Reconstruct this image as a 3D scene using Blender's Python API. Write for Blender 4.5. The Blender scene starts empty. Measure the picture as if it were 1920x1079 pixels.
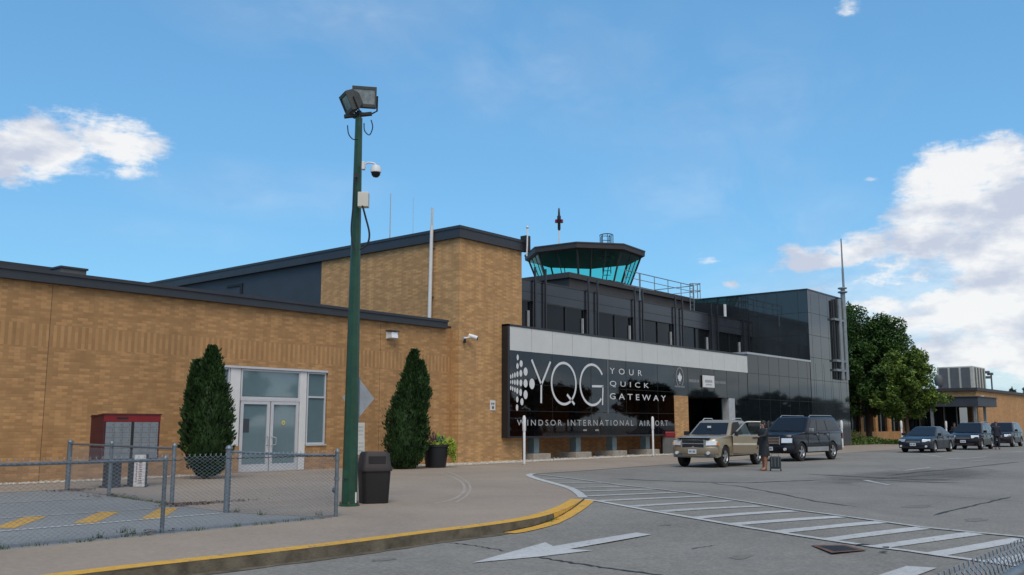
import bpy, bmesh, math, random
from mathutils import Vector, Matrix, Euler
from mathutils.geometry import tessellate_polygon
random.seed(7)
R = math.radians
scene = bpy.context.scene
COL = scene.collection

# ------------------------------------------------------------------ camera
EYE = 1.55
AZ = R(39.7)                       # horizontal heading of the camera (from +X towards +Y)
PITCH = math.atan((797.0 - 539.5) / 1740.0)
cam_d = bpy.data.cameras.new("camera")
cam = bpy.data.objects.new("camera", cam_d)
COL.objects.link(cam)
cam.location = (0, 0, EYE)
cam.rotation_euler = (R(90) + PITCH, 0, AZ - R(90))
cam_d.sensor_width = 36.0
cam_d.lens = 36.0 * 1740.0 / 1920.0
cam_d.clip_start = 0.05
cam_d.clip_end = 8000
scene.camera = cam

# ------------------------------------------------------------------ light
scene.view_settings.view_transform = 'Standard'
scene.view_settings.look = 'None'
scene.view_settings.gamma = 1
scene.view_settings.exposure = 0.62
SUN_DIR = Vector((-0.42, -0.42, 0.90)).normalized()      # towards the sun, behind the viewer's left shoulder
sun_d = bpy.data.lights.new("sun", 'SUN')
sun_d.energy = 1.5
sun_d.angle = R(34)
sun_d.color = (1.0, 0.90, 0.76)
sun = bpy.data.objects.new("sun", sun_d)
COL.objects.link(sun)
sun.rotation_euler = SUN_DIR.to_track_quat('Z', 'Y').to_euler()

FH = (math.cos(AZ), math.sin(AZ)); RH = (math.sin(AZ), -math.cos(AZ))
def ray(px, py):                    # direction seen at a pixel of the 1920 px wide photograph
    u = (px - 960) / 1740.0; v = (539.5 - py) / 1740.0
    fw = math.cos(PITCH) - v * math.sin(PITCH); up = math.sin(PITCH) + v * math.cos(PITCH)
    return Vector((FH[0]*fw + RH[0]*u, FH[1]*fw + RH[1]*u, up))
def G(px, py, z=0.0):
    d = ray(px, py); t = (z - EYE) / d.z; return (d.x*t, d.y*t)
def PY(px, py, Y):
    d = ray(px, py); t = Y / d.y; return (d.x*t, EYE + d.z*t)

w = bpy.data.worlds.new("World"); scene.world = w; w.use_nodes = True
nt = w.node_tree; nt.nodes.clear()
def N(tree, t, **k):
    n = tree.nodes.new(t)
    for a, b in k.items():
        if a == 'inp':
            for i, v in b.items(): n.inputs[i].default_value = v
        else: setattr(n, a, b)
    return n
def LK(tree, a, b): tree.links.new(a, b)
out = N(nt, 'ShaderNodeOutputWorld')
bg = N(nt, 'ShaderNodeBackground', inp={1: 0.085})
sky = N(nt, 'ShaderNodeTexSky', sky_type='NISHITA', sun_disc=False)
sky.sun_elevation = math.asin(SUN_DIR.z)
sky.sun_rotation = math.atan2(SUN_DIR.x, SUN_DIR.y)
sky.air_density = 1.15; sky.dust_density = 0.6; sky.ozone_density = 2.2
hs = N(nt, 'ShaderNodeHueSaturation', inp={'Saturation': 1.05, 'Value': 1.05})
gmm = N(nt, 'ShaderNodeGamma', inp={1: 0.57}); LK(nt, sky.outputs[0], gmm.inputs[0])
gain = N(nt, 'ShaderNodeMix', data_type='RGBA', blend_type='MULTIPLY'); gain.inputs[0].default_value = 1.0
gain.inputs[7].default_value = (1.06, 1.80, 2.38, 1); LK(nt, gmm.outputs[0], gain.inputs[6])
LK(nt, gain.outputs[2], hs.inputs['Color'])
tc = N(nt, 'ShaderNodeTexCoord')
vec = tc.outputs['Generated']
# clouds: soft lumps at fixed bearings of the sky, broken up by noise
n1 = N(nt, 'ShaderNodeTexNoise', inp={'Scale': 9.0, 'Detail': 9.0, 'Roughness': 0.62, 'Distortion': 0.25}); LK(nt, vec, n1.inputs[0])
mp2 = N(nt, 'ShaderNodeMapping', vector_type='POINT'); mp2.inputs['Scale'].default_value = (1, 1, 3.2); LK(nt, vec, mp2.inputs[0])
n2 = N(nt, 'ShaderNodeTexNoise', inp={'Scale': 7.0, 'Detail': 7.0, 'Roughness': 0.6, 'Distortion': 0.3}); LK(nt, mp2.outputs[0], n2.inputs[0])
def M(op, a, b=None, c=None, clamp=False):
    m = N(nt, 'ShaderNodeMath', operation=op, use_clamp=clamp)
    for i, v in enumerate((a, b, c)):
        if v is None: continue
        if isinstance(v, (int, float)): m.inputs[i].default_value = v
        else: LK(nt, v, m.inputs[i])
    return m.outputs[0]
def lump(px, py, rx, ry, amp):
    d = ray(px, py).normalized()
    right = d.cross(Vector((0, 0, 1))).normalized(); up = right.cross(d)
    rot = Matrix((right, up, d)).transposed().to_euler()
    mp = N(nt, 'ShaderNodeMapping', vector_type='TEXTURE')
    mp.inputs['Location'].default_value = d; mp.inputs['Rotation'].default_value = rot
    mp.inputs['Scale'].default_value = (rx/1740.0, ry/1740.0, 0.6)
    LK(nt, vec, mp.inputs[0])
    g = N(nt, 'ShaderNodeTexGradient', gradient_type='SPHERICAL'); LK(nt, mp.outputs[0], g.inputs[0])
    return M('MULTIPLY', g.outputs['Fac'], amp)
lumps = [(80, 280, 190, 75, 1.35), (190, 262, 140, 70, 1.2), (10, 300, 120, 55, 1.2), (235, 322, 80, 30, 0.7),
         (1830, 320, 170, 62, 1.3), (1940, 400, 230, 110, 1.3), (1800, 400, 150, 60, 1.0), (1850, 480, 260, 90, 1.15),
         (1560, 490, 170, 36, 0.95), (1690, 520, 210, 60, 1.05), (1890, 580, 300, 90, 1.15), (1540, 475, 110, 34, .8), (1720, 600, 260, 45, .9), (1880, 670, 330, 60, 1.0), (1500, 548, 150, 26, .6),
         (1370, 533, 70, 20, 0.8), (1330, 487, 80, 20, 0.65), (1635, 338, 38, 14, 0.7), (1590, 2, 34, 22, .6), (1790, 292, 50, 16, .7),
         (1620, 470, 150, 50, 1.0), (1760, 460, 190, 80, 1.1), (1640, 570, 200, 50, 1.0), (1790, 560, 220, 80, 1.1), (1900, 520, 220, 90, 1.15)]
cirrus = [(700, 50, 420, 80, 1.0), (1000, 130, 420, 110, .9), (1330, 190, 380, 120, .8), (500, 360, 300, 60, .8), (1330, 350, 240, 110, .9), (1480, 430, 260, 90, .8), (250, 440, 300, 40, .6)]
acc = None
for l in lumps:
    o = lump(*l); acc = o if acc is None else M('MAXIMUM', acc, o)
nz = M('SUBTRACT', n1.outputs['Fac'], 0.5)
nz2 = M('SUBTRACT', n2.outputs['Fac'], 0.5)
raw = M('ADD', M('ADD', acc, M('MULTIPLY', nz, 2.1)), M('MULTIPLY', nz2, 0.9))
n4 = N(nt, 'ShaderNodeTexNoise', inp={'Scale': 28.0, 'Detail': 6.0, 'Roughness': 0.65, 'Distortion': 0.4}); LK(nt, mp2.outputs[0], n4.inputs[0])
raw = M('ADD', raw, M('MULTIPLY', M('SUBTRACT', n4.outputs['Fac'], 0.5), 1.0))
raw = M('SUBTRACT', raw, 0.30)
# clouds in the half of the sky behind the viewer (they show in the glass)
dt = N(nt, 'ShaderNodeVectorMath', operation='DOT_PRODUCT'); dt.inputs[1].default_value = (0.0, -1.0, 0.0); LK(nt, vec, dt.inputs[0])
back = M('MULTIPLY', M('MULTIPLY_ADD', dt.outputs['Value'], 4.5, -0.1, clamp=True), M('MINIMUM', M('ADD', n2.outputs['Fac'], 0.35), 0.72), clamp=True)
mask0 = M('MULTIPLY', raw, 2.0, clamp=True)
mask0 = M('MULTIPLY', mask0, M('MULTIPLY', acc, 5.0, clamp=True))
mr = N(nt, 'ShaderNodeMapRange', interpolation_type='SMOOTHSTEP'); LK(nt, mask0, mr.inputs[0])
veil = M('MAXIMUM', lump(1930, 610, 640, 190, 1.5), lump(1800, 520, 360, 110, 0.9))
veil = M('MULTIPLY', M('MULTIPLY', veil, M('MULTIPLY_ADD', n2.outputs['Fac'], 2.2, -0.35, clamp=True), clamp=True), 0.85)
cir = None
for l in cirrus:
    o = lump(*l); cir = o if cir is None else M('MAXIMUM', cir, o)
mp5 = N(nt, 'ShaderNodeMapping', vector_type='POINT'); mp5.inputs['Rotation'].default_value = (0.25, 0.1, 0.6); mp5.inputs['Scale'].default_value = (1.2, 5.0, 5.0); LK(nt, vec, mp5.inputs[0])
n5 = N(nt, 'ShaderNodeTexNoise', inp={'Scale': 2.6, 'Detail': 7.0, 'Roughness': 0.55, 'Distortion': 0.6}); LK(nt, mp5.outputs[0], n5.inputs[0])
cir = M('MULTIPLY', M('MULTIPLY', cir, M('MULTIPLY_ADD', n5.outputs['Fac'], 3.0, -1.1, clamp=True), clamp=True), 0.24)
mask = M('MAXIMUM', M('MAXIMUM', M('MAXIMUM', mr.outputs[0], back), veil), cir)
# cloud colour: bright tops, blue grey thick parts
n3 = N(nt, 'ShaderNodeTexNoise', inp={'Scale': 11.0, 'Detail': 6.0, 'Roughness': 0.55}); 
mp3 = N(nt, 'ShaderNodeMapping', vector_type='POINT'); mp3.inputs['Location'].default_value = (0.03, 0.0, -0.04); mp3.inputs['Scale'].default_value = (1, 1, 2.2); LK(nt, vec, mp3.inputs[0]); LK(nt, mp3.outputs[0], n3.inputs[0])
cr = N(nt, 'ShaderNodeValToRGB'); LK(nt, n3.outputs['Fac'], cr.inputs[0])
cr.color_ramp.elements[0].position = 0.42; cr.color_ramp.elements[0].color = (4.5, 4.85, 5.7, 1)
cr.color_ramp.elements[1].position = 0.57; cr.color_ramp.elements[1].color = (7.3, 7.25, 7.2, 1)
mx = N(nt, 'ShaderNodeMix', data_type='RGBA'); LK(nt, M('MULTIPLY', mask, 0.93), mx.inputs['Factor'])
LK(nt, hs.outputs[0], mx.inputs[6]); LK(nt, cr.outputs[0], mx.inputs[7])
LK(nt, mx.outputs[2], bg.inputs[0]); LK(nt, bg.outputs[0], out.inputs[0])

# ------------------------------------------------------------------ mesh helpers
def lin(c):                         # sRGB 0..255 -> linear
    return tuple(((v/255.0)/12.92 if v <= 10 else (((v/255.0)+0.055)/1.055)**2.4) for v in c)
class MB:
    def __init__(s): s.v = []; s.f = []
    def add(s, vs, fs):
        o = len(s.v); s.v += [tuple(p) for p in vs]; s.f += [tuple(i+o for i in f) for f in fs]; return s
    def box(s, x0, x1, y0, y1, z0, z1):
        return s.add([(x0,y0,z0),(x1,y0,z0),(x1,y1,z0),(x0,y1,z0),(x0,y0,z1),(x1,y0,z1),(x1,y1,z1),(x0,y1,z1)],
                     [(0,3,2,1),(4,5,6,7),(0,1,5,4),(1,2,6,5),(2,3,7,6),(3,0,4,7)])
    def obox(s, c, ax, ay, az):     # centre + three half-axis vectors
        c = Vector(c); ax = Vector(ax); ay = Vector(ay); az = Vector(az)
        P = [c + i*ax + j*ay + k*az for k in (-1,1) for (i,j) in ((-1,-1),(1,-1),(1,1),(-1,1))]
        return s.add(P, [(0,3,2,1),(4,5,6,7),(0,1,5,4),(1,2,6,5),(2,3,7,6),(3,0,4,7)])
    def cyl(s, p0, p1, r0, r1=None, n=8, caps=True):
        r1 = r0 if r1 is None else r1
        p0 = Vector(p0); p1 = Vector(p1); d = (p1-p0).normalized()
        a = d.orthogonal().normalized(); b = d.cross(a)
        V = [p0 + r0*(a*math.cos(2*math.pi*i/n) + b*math.sin(2*math.pi*i/n)) for i in range(n)]
        V += [p1 + r1*(a*math.cos(2*math.pi*i/n) + b*math.sin(2*math.pi*i/n)) for i in range(n)]
        F = [(i, (i+1)%n, n+(i+1)%n, n+i) for i in range(n)]
        if caps: F += [tuple(range(n-1,-1,-1)), tuple(range(n, 2*n))]
        return s.add(V, F)
    def tube(s, pts, r, n=6):
        pts = [Vector(p) for p in pts]; rings = []
        d0 = (pts[1]-pts[0]).normalized(); a = d0.orthogonal().normalized()
        rr = r if isinstance(r, (list, tuple)) else [r]*len(pts)
        V = []
        for i, p in enumerate(pts):
            d = (pts[min(i+1, len(pts)-1)] - pts[max(i-1, 0)]).normalized()
            a = (a - d*a.dot(d)).normalized(); b = d.cross(a)
            V += [p + rr[i]*(a*math.cos(2*math.pi*k/n) + b*math.sin(2*math.pi*k/n)) for k in range(n)]
        F = [(i*n+k, i*n+(k+1)%n, (i+1)*n+(k+1)%n, (i+1)*n+k) for i in range(len(pts)-1) for k in range(n)]
        F += [tuple(range(n-1,-1,-1)), tuple(range((len(pts)-1)*n, len(pts)*n))]
        return s.add(V, F)
    def lathe(s, c, prof, n=20, axis='z', caps=True):   # prof: (r, h)
        V = []
        for r, h in prof:
            for k in range(n):
                a = 2*math.pi*k/n; ca, sa = r*math.cos(a), r*math.sin(a)
                V.append((c[0]+ca, c[1]+sa, c[2]+h) if axis == 'z' else (c[0]+ca, c[1]+h, c[2]+sa))
        F = [(i*n+k, i*n+(k+1)%n, (i+1)*n+(k+1)%n, (i+1)*n+k) for i in range(len(prof)-1) for k in range(n)]
        if caps: F += [tuple(range(n-1,-1,-1)), tuple(range((len(prof)-1)*n, len(prof)*n))]
        return s.add(V, F)
    def poly(s, pts, th=None):      # flat polygon, optional thickness vector
        n = len(pts); pts = [Vector(p) for p in pts]
        if th is None: return s.add(pts, [tuple(range(n))])
        th = Vector(th)
        return s.add(pts + [p+th for p in pts], [tuple(range(n-1,-1,-1)), tuple(range(n, 2*n))] + [(i,(i+1)%n,n+(i+1)%n,n+i) for i in range(n)])
    def ribbon(s, pts, wdt, zf, wob=0.0):
        L = []; 
        for i, p in enumerate(pts):
            a = Vector(pts[max(i-1,0)]); b = Vector(pts[min(i+1,len(pts)-1)])
            d = (b-a); d = Vector((d[0], d[1])).normalized(); nrm = Vector((-d.y, d.x))
            ww = (wdt[i] if isinstance(wdt, list) else wdt) * (1 + wob*random.uniform(-1,1))
            for sg in (-1, 1):
                q = Vector((p[0], p[1])) + nrm*sg*ww/2; L.append((q.x, q.y, zf(q.x, q.y)))
        return s.add(L, [(2*i, 2*i+1, 2*i+3, 2*i+2) for i in range(len(pts)-1)])
    def sphere(s, c, r, n=12, m=8, sc=(1,1,1)):
        V = [(c[0], c[1], c[2]-r*sc[2])]
        for j in range(1, m):
            t = -math.pi/2 + math.pi*j/m
            for k in range(n):
                a = 2*math.pi*k/n
                V.append((c[0]+r*sc[0]*math.cos(t)*math.cos(a), c[1]+r*sc[1]*math.cos(t)*math.sin(a), c[2]+r*sc[2]*math.sin(t)))
        V.append((c[0], c[1], c[2]+r*sc[2])); T = len(V)-1
        F = [(0, 1+(k+1)%n, 1+k) for k in range(n)]
        for j in range(m-2):
            for k in range(n):
                a = 1+j*n; F.append((a+k, a+(k+1)%n, a+n+(k+1)%n, a+n+k))
        a = 1+(m-2)*n
        F += [(a+k, a+(k+1)%n, T) for k in range(n)]
        return s.add(V, F)
    def build(s, name, m, parent=None, smooth=False, bevel=0.0, local=False, fix=True):
        me = bpy.data.meshes.new(name)
        vs = s.v
        off = Vector((0,0,0))
        if parent is not None and not local: off = woff(parent)
        elif parent is None and not local:
            xs = [v[0] for v in vs]; ys = [v[1] for v in vs]; zs = [v[2] for v in vs]
            off = Vector(((min(xs)+max(xs))/2, (min(ys)+max(ys))/2, min(zs)))
        me.from_pydata([(v[0]-off.x, v[1]-off.y, v[2]-off.z) for v in vs], [], s.f)
        if fix:
            bm = bmesh.new(); bm.from_mesh(me)
            bmesh.ops.recalc_face_normals(bm, faces=bm.faces)
            if bevel: 
                bmesh.ops.remove_doubles(bm, verts=bm.verts, dist=1e-5)
                ed = [e for e in bm.edges if len(e.link_faces) == 2 and e.calc_face_angle(0) > 0.6]
                bmesh.ops.bevel(bm, geom=ed, offset=bevel, segments=2, profile=0.6, affect='EDGES', clamp_overlap=True)
            bm.to_mesh(me); bm.free()
        me.validate()
        if smooth:
            me.polygons.foreach_set('use_smooth', [True]*len(me.polygons))
            me.update()
            try: me.set_sharp_from_angle(angle=R(38))
            except Exception: pass
        o = bpy.data.objects.new(name, me); COL.objects.link(o)
        o.data.materials.append(m)
        if parent is not None: o.parent = parent
        elif not local: o.location = off
        return o
def woff(o):
    t = Vector((0,0,0))
    while o is not None: t += o.location; o = o.parent
    return t
def tag(o, label=None, cat=None, group=None, kind=None):
    if label: o['label'] = label
    if cat: o['category'] = cat
    if group: o['group'] = group
    if kind: o['kind'] = kind
    return o
def thing(name, loc, label, cat, group=None, rz=0.0):
    o = bpy.data.objects.new(name, None); COL.objects.link(o); o.location = loc; o.rotation_euler = (0,0,rz)
    o.empty_display_size = 0.3
    return tag(o, label, cat, group)
def copy_tree(o, parent=None):
    c = o.copy(); COL.objects.link(c); c.parent = parent
    for ch in list(o.children): copy_tree(ch, c)
    return c

# ------------------------------------------------------------------ materials
MATS = {}
def mat(name, col, rough=0.6, metal=0.0, var=0.12, vscale=3.0, bump=0.0, bscale=40.0, spec=0.5, emit=None, coat=0.0, ior=None):
    m = bpy.data.materials.new(name); m.use_nodes = True; t = m.node_tree
    b = t.nodes['Principled BSDF']
    b.inputs['Roughness'].default_value = rough; b.inputs['Metallic'].default_value = metal
    b.inputs['Specular IOR Level'].default_value = spec
    if ior: b.inputs['IOR'].default_value = ior
    if coat: b.inputs['Coat Weight'].default_value = coat; b.inputs['Coat Roughness'].default_value = 0.05
    tcn = N(t, 'ShaderNodeTexCoord')
    if var:
        nz = N(t, 'ShaderNodeTexNoise', inp={'Scale': vscale, 'Detail': 6.0, 'Roughness': 0.6}); LK(t, tcn.outputs['Object'], nz.inputs[0])
        rp = N(t, 'ShaderNodeValToRGB'); LK(t, nz.outputs['Fac'], rp.inputs[0])
        rp.color_ramp.elements[0].position = 0.3; rp.color_ramp.elements[1].position = 0.7
        rp.color_ramp.elements[0].color = tuple(c*(1-var) for c in col) + (1,)
        rp.color_ramp.elements[1].color = tuple(min(1, c*(1+var)) for c in col) + (1,)
        LK(t, rp.outputs[0], b.inputs['Base Color'])
    else: b.inputs['Base Color'].default_value = tuple(col) + (1,)
    if bump:
        nb = N(t, 'ShaderNodeTexNoise', inp={'Scale': bscale, 'Detail': 4.0}); LK(t, tcn.outputs['Object'], nb.inputs[0])
        bp = N(t, 'ShaderNodeBump', inp={'Strength': bump, 'Distance': 0.02}); LK(t, nb.outputs['Fac'], bp.inputs['Height']); LK(t, bp.outputs[0], b.inputs['Normal'])
    if emit: b.inputs['Emission Color'].default_value = tuple(emit[:3])+(1,); b.inputs['Emission Strength'].default_value = emit[3]
    MATS[name] = m; return m

def brick_mat(name, c1, c2, mortar, soldier=None):
    m = bpy.data.materials.new(name); m.use_nodes = True; t = m.node_tree; b = t.nodes['Principled BSDF']
    b.inputs['Roughness'].default_value = 0.85
    ge = N(t, 'ShaderNodeNewGeometry'); sp = N(t, 'ShaderNodeSeparateXYZ'); LK(t, ge.outputs['Position'], sp.inputs[0])
    def mm(op, a, bb, clamp=False):
        q = N(t, 'ShaderNodeMath', operation=op, use_clamp=clamp)
        for i, v in enumerate((a, bb)):
            if isinstance(v, (int, float)): q.inputs[i].default_value = v
            else: LK(t, v, q.inputs[i])
        return q.outputs[0]
    u = mm('ADD', sp.outputs[0], sp.outputs[1])
    cmb = N(t, 'ShaderNodeCombineXYZ'); LK(t, u, cmb.inputs[0]); LK(t, sp.outputs[2], cmb.inputs[1])
    def brick(v, w_, h_, off):
        k = N(t, 'ShaderNodeTexBrick', offset=off, squash=1.0)
        k.inputs['Color1'].default_value = c1 + (1,); k.inputs['Color2'].default_value = c2 + (1,); k.inputs['Mortar'].default_value = mortar + (1,)
        k.inputs['Scale'].default_value = 1.0; k.inputs['Mortar Size'].default_value = 0.006; k.inputs['Mortar Smooth'].default_value = 0.3
        k.inputs['Bias'].default_value = 0.0; k.inputs['Brick Width'].default_value = w_; k.inputs['Row Height'].default_value = h_
        LK(t, v, k.inputs[0]); return k
    k1 = brick(cmb.outputs[0], 0.30, 0.085, 0.5)
    col, fac = k1.outputs[0], k1.outputs[1]
    # every other brick is a lighter one, so the courses read as a zigzag
    row = mm('FLOOR', mm('DIVIDE', sp.outputs[2], 0.085), 0)
    ph = mm('ADD', u, mm('MULTIPLY', mm('MODULO', mm('ADD', row, 1000.0), 2.0), 0.15))
    msk = mm('LESS_THAN', mm('FRACT', mm('DIVIDE', mm('ADD', ph, 600.0), 0.60), 0), 0.5)
    cell = N(t, 'ShaderNodeCombineXYZ'); LK(t, mm('FLOOR', mm('DIVIDE', ph, 0.30), 0), cell.inputs[0]); LK(t, row, cell.inputs[1])
    wh = N(t, 'ShaderNodeTexWhiteNoise', noise_dimensions='2D'); LK(t, cell.outputs[0], wh.inputs['Vector'])
    dia = mm('ADD', mm('MULTIPLY', mm('SUBTRACT', mm('MULTIPLY', msk, mm('GREATER_THAN', wh.outputs['Value'], 0.38)), 0.3), 0.19), mm('MULTIPLY', mm('SUBTRACT', wh.outputs['Value'], 0.5), 0.14))
    if soldier:
        cm2 = N(t, 'ShaderNodeCombineXYZ'); LK(t, mm('SUBTRACT', sp.outputs[2], soldier[0]), cm2.inputs[0]); LK(t, u, cm2.inputs[1])
        k2 = brick(cm2.outputs[0], (soldier[1]-soldier[0])/2, 0.10, 0.5)
        ins = mm('MULTIPLY', mm('GREATER_THAN', sp.outputs[2], soldier[0]), mm('LESS_THAN', sp.outputs[2], soldier[1]))
        x = N(t, 'ShaderNodeMix', data_type='RGBA'); LK(t, ins, x.inputs[0]); LK(t, col, x.inputs[6]); LK(t, k2.outputs[0], x.inputs[7]); col = x.outputs[2]
        x = N(t, 'ShaderNodeMix', data_type='FLOAT'); LK(t, ins, x.inputs[0]); LK(t, fac, x.inputs[2]); LK(t, k2.outputs[1], x.inputs[3]); fac = x.outputs[0]
        sst = mm('MULTIPLY', mm('SUBTRACT', mm('LESS_THAN', mm('FRACT', mm('DIVIDE', mm('ADD', u, 600.0), 0.20), 0), 0.5), 0.5), 0.24)
        dia = mm('ADD', mm('MULTIPLY', dia, mm('SUBTRACT', 1.0, ins)), mm('MULTIPLY', sst, ins))
    nz = N(t, 'ShaderNodeTexNoise', inp={'Scale': 0.5, 'Detail': 8.0, 'Roughness': 0.6}); LK(t, ge.outputs['Position'], nz.inputs[0])
    val = mm('ADD', mm('MULTIPLY', nz.outputs['Fac'], 0.5), 0.75)
    mps = N(t, 'ShaderNodeMapping'); mps.inputs['Scale'].default_value = (1.3, 0.12, 1.0); LK(t, cmb.outputs[0], mps.inputs[0])
    ns = N(t, 'ShaderNodeTexNoise', inp={'Scale': 1.0, 'Detail': 6.0, 'Roughness': 0.6}); LK(t, mps.outputs[0], ns.inputs[0])
    val = mm('MULTIPLY', val, mm('ADD', mm('MULTIPLY', ns.outputs['Fac'], 0.44), 0.78))
    val = mm('MULTIPLY', val, mm('ADD', dia, 1.0))
    hsv = N(t, 'ShaderNodeHueSaturation'); LK(t, col, hsv.inputs['Color']); LK(t, val, hsv.inputs['Value'])
    LK(t, hsv.outputs[0], b.inputs['Base Color'])
    bp = N(t, 'ShaderNodeBump', inp={'Strength': 0.5, 'Distance': 0.006}); bp.invert = True; LK(t, fac, bp.inputs['Height']); LK(t, bp.outputs[0], b.inputs['Normal'])
    MATS[name] = m; return m

def ground_mat(name, c, fine=0.25, patch=0.18, grain=90.0, stain=None, rough=0.9):
    m = bpy.data.materials.new(name); m.use_nodes = True; t = m.node_tree; b = t.nodes['Principled BSDF']
    b.inputs['Roughness'].default_value = rough; b.inputs['Specular IOR Level'].default_value = 0.3
    ge = N(t, 'ShaderNodeNewGeometry'); P = ge.outputs['Position']
    def mm(op, a, bb, clamp=False):
        q = N(t, 'ShaderNodeMath', operation=op, use_clamp=clamp)
        for i, v in enumerate((a, bb)):
            if isinstance(v, (int, float)): q.inputs[i].default_value = v
            else: LK(t, v, q.inputs[i])
        return q.outputs[0]
    a = N(t, 'ShaderNodeTexNoise', inp={'Scale': grain, 'Detail': 3.0, 'Roughness': 0.8}); LK(t, P, a.inputs[0])
    a2 = N(t, 'ShaderNodeTexNoise', inp={'Scale': grain/6, 'Detail': 4.0, 'Roughness': 0.7}); LK(t, P, a2.inputs[0])
    bb = N(t, 'ShaderNodeTexNoise', inp={'Scale': 0.22, 'Detail': 7.0, 'Roughness': 0.65, 'Distortion': 0.6}); LK(t, P, bb.inputs[0])
    v = mm('ADD', 1.0, mm('MULTIPLY', mm('SUBTRACT', a.outputs[0], 0.5), fine*4))
    v = mm('ADD', v, mm('MULTIPLY', mm('SUBTRACT', a2.outputs[0], 0.5), fine*3.2))
    a3 = N(t, 'ShaderNodeTexNoise', inp={'Scale': 2.2, 'Detail': 5.0, 'Roughness': 0.75}); LK(t, P, a3.inputs[0])
    v = mm('ADD', v, mm('MULTIPLY', mm('SUBTRACT', a3.outputs[0], 0.5), fine*1.2))
    v = mm('ADD', v, mm('MULTIPLY', mm('SUBTRACT', bb.outputs[0], 0.5), patch*4))
    if stain:
        mp = N(t, 'ShaderNodeMapping', vector_type='TEXTURE'); mp.inputs['Location'].default_value = (stain[0], stain[1], 0); mp.inputs['Rotation'].default_value = (0,0,stain[4]); mp.inputs['Scale'].default_value = (stain[2], stain[3], 5); LK(t, P, mp.inputs[0])
        g = N(t, 'ShaderNodeTexGradient', gradient_type='SPHERICAL'); LK(t, mp.outputs[0], g.inputs[0])
        n_ = N(t, 'ShaderNodeTexNoise', inp={'Scale': 1.3, 'Detail': 6.0, 'Roughness': 0.7}); LK(t, P, n_.inputs[0])
        s_ = mm('MULTIPLY', mm('SUBTRACT', mm('ADD', g.outputs['Fac'], mm('MULTIPLY', n_.outputs[0], 1.2)), 0.75), 3.0, True)
        v = mm('SUBTRACT', v, mm('MULTIPLY', s_, 0.38))
    hsv = N(t, 'ShaderNodeHueSaturation'); hsv.inputs['Color'].default_value = tuple(c)+(1,); LK(t, v, hsv.inputs['Value']); LK(t, hsv.outputs[0], b.inputs['Base Color'])
    bp = N(t, 'ShaderNodeBump', inp={'Strength': 0.35, 'Distance': 0.008}); LK(t, a2.outputs[0], bp.inputs['Height']); LK(t, bp.outputs[0], b.inputs['Normal'])
    MATS[name] = m; return m

def leaf_mat(name, dark, light, rough=0.6):
    m = bpy.data.materials.new(name); m.use_nodes = True; t = m.node_tree; b = t.nodes['Principled BSDF']
    b.inputs['Roughness'].default_value = rough; b.inputs['Specular IOR Level'].default_value = 0.3
    ge = N(t, 'ShaderNodeNewGeometry'); tcn = N(t, 'ShaderNodeTexCoord')
    nz = N(t, 'ShaderNodeTexNoise', inp={'Scale': 1.6, 'Detail': 3.0}); LK(t, tcn.outputs['Object'], nz.inputs[0])
    ad = N(t, 'ShaderNodeMath', operation='ADD'); LK(t, nz.outputs['Fac'], ad.inputs[0])
    ml = N(t, 'ShaderNodeMath', operation='MULTIPLY_ADD'); LK(t, ge.outputs['Random Per Island'], ml.inputs[0]); ml.inputs[1].default_value = 0.5; ml.inputs[2].default_value = -0.25; LK(t, ml.outputs[0], ad.inputs[1])
    rp = N(t, 'ShaderNodeValToRGB'); LK(t, ad.outputs[0], rp.inputs[0]); rp.color_ramp.elements[0].position = 0.25; rp.color_ramp.elements[1].position = 0.8
    rp.color_ramp.elements[0].color = dark+(1,); rp.color_ramp.elements[1].color = light+(1,)
    LK(t, rp.outputs[0], b.inputs['Base Color'])
    MATS[name] = m; return m

def tint_glass(name, tint, rough=0.02, refl=(1,1,1), ior=1.5, base_mix=0.0):
    m = bpy.data.materials.new(name); m.use_nodes = True; t = m.node_tree
    for n in list(t.nodes):
        if n.type == 'BSDF_PRINCIPLED': t.nodes.remove(n)
    o = [n for n in t.nodes if n.type == 'OUTPUT_MATERIAL'][0]
    tr = N(t, 'ShaderNodeBsdfTransparent'); tr.inputs[0].default_value = tint+(1,)
    gl = N(t, 'ShaderNodeBsdfGlossy'); gl.inputs[0].default_value = refl+(1,); gl.inputs['Roughness'].default_value = rough
    fr = N(t, 'ShaderNodeFresnel'); ge = N(t, 'ShaderNodeNewGeometry')
    mi = N(t, 'ShaderNodeMapRange'); mi.inputs[3].default_value = ior; mi.inputs[4].default_value = 1.0/ior      # the same reflectance from both sides of a thin pane
    LK(t, ge.outputs['Backfacing'], mi.inputs[0]); LK(t, mi.outputs[0], fr.inputs[0])
    ms = N(t, 'ShaderNodeMixShader'); LK(t, fr.outputs[0], ms.inputs[0]); LK(t, tr.outputs[0], ms.inputs[1]); LK(t, gl.outputs[0], ms.inputs[2]); LK(t, ms.outputs[0], o.inputs[0])
    MATS[name] = m; return m

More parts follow.
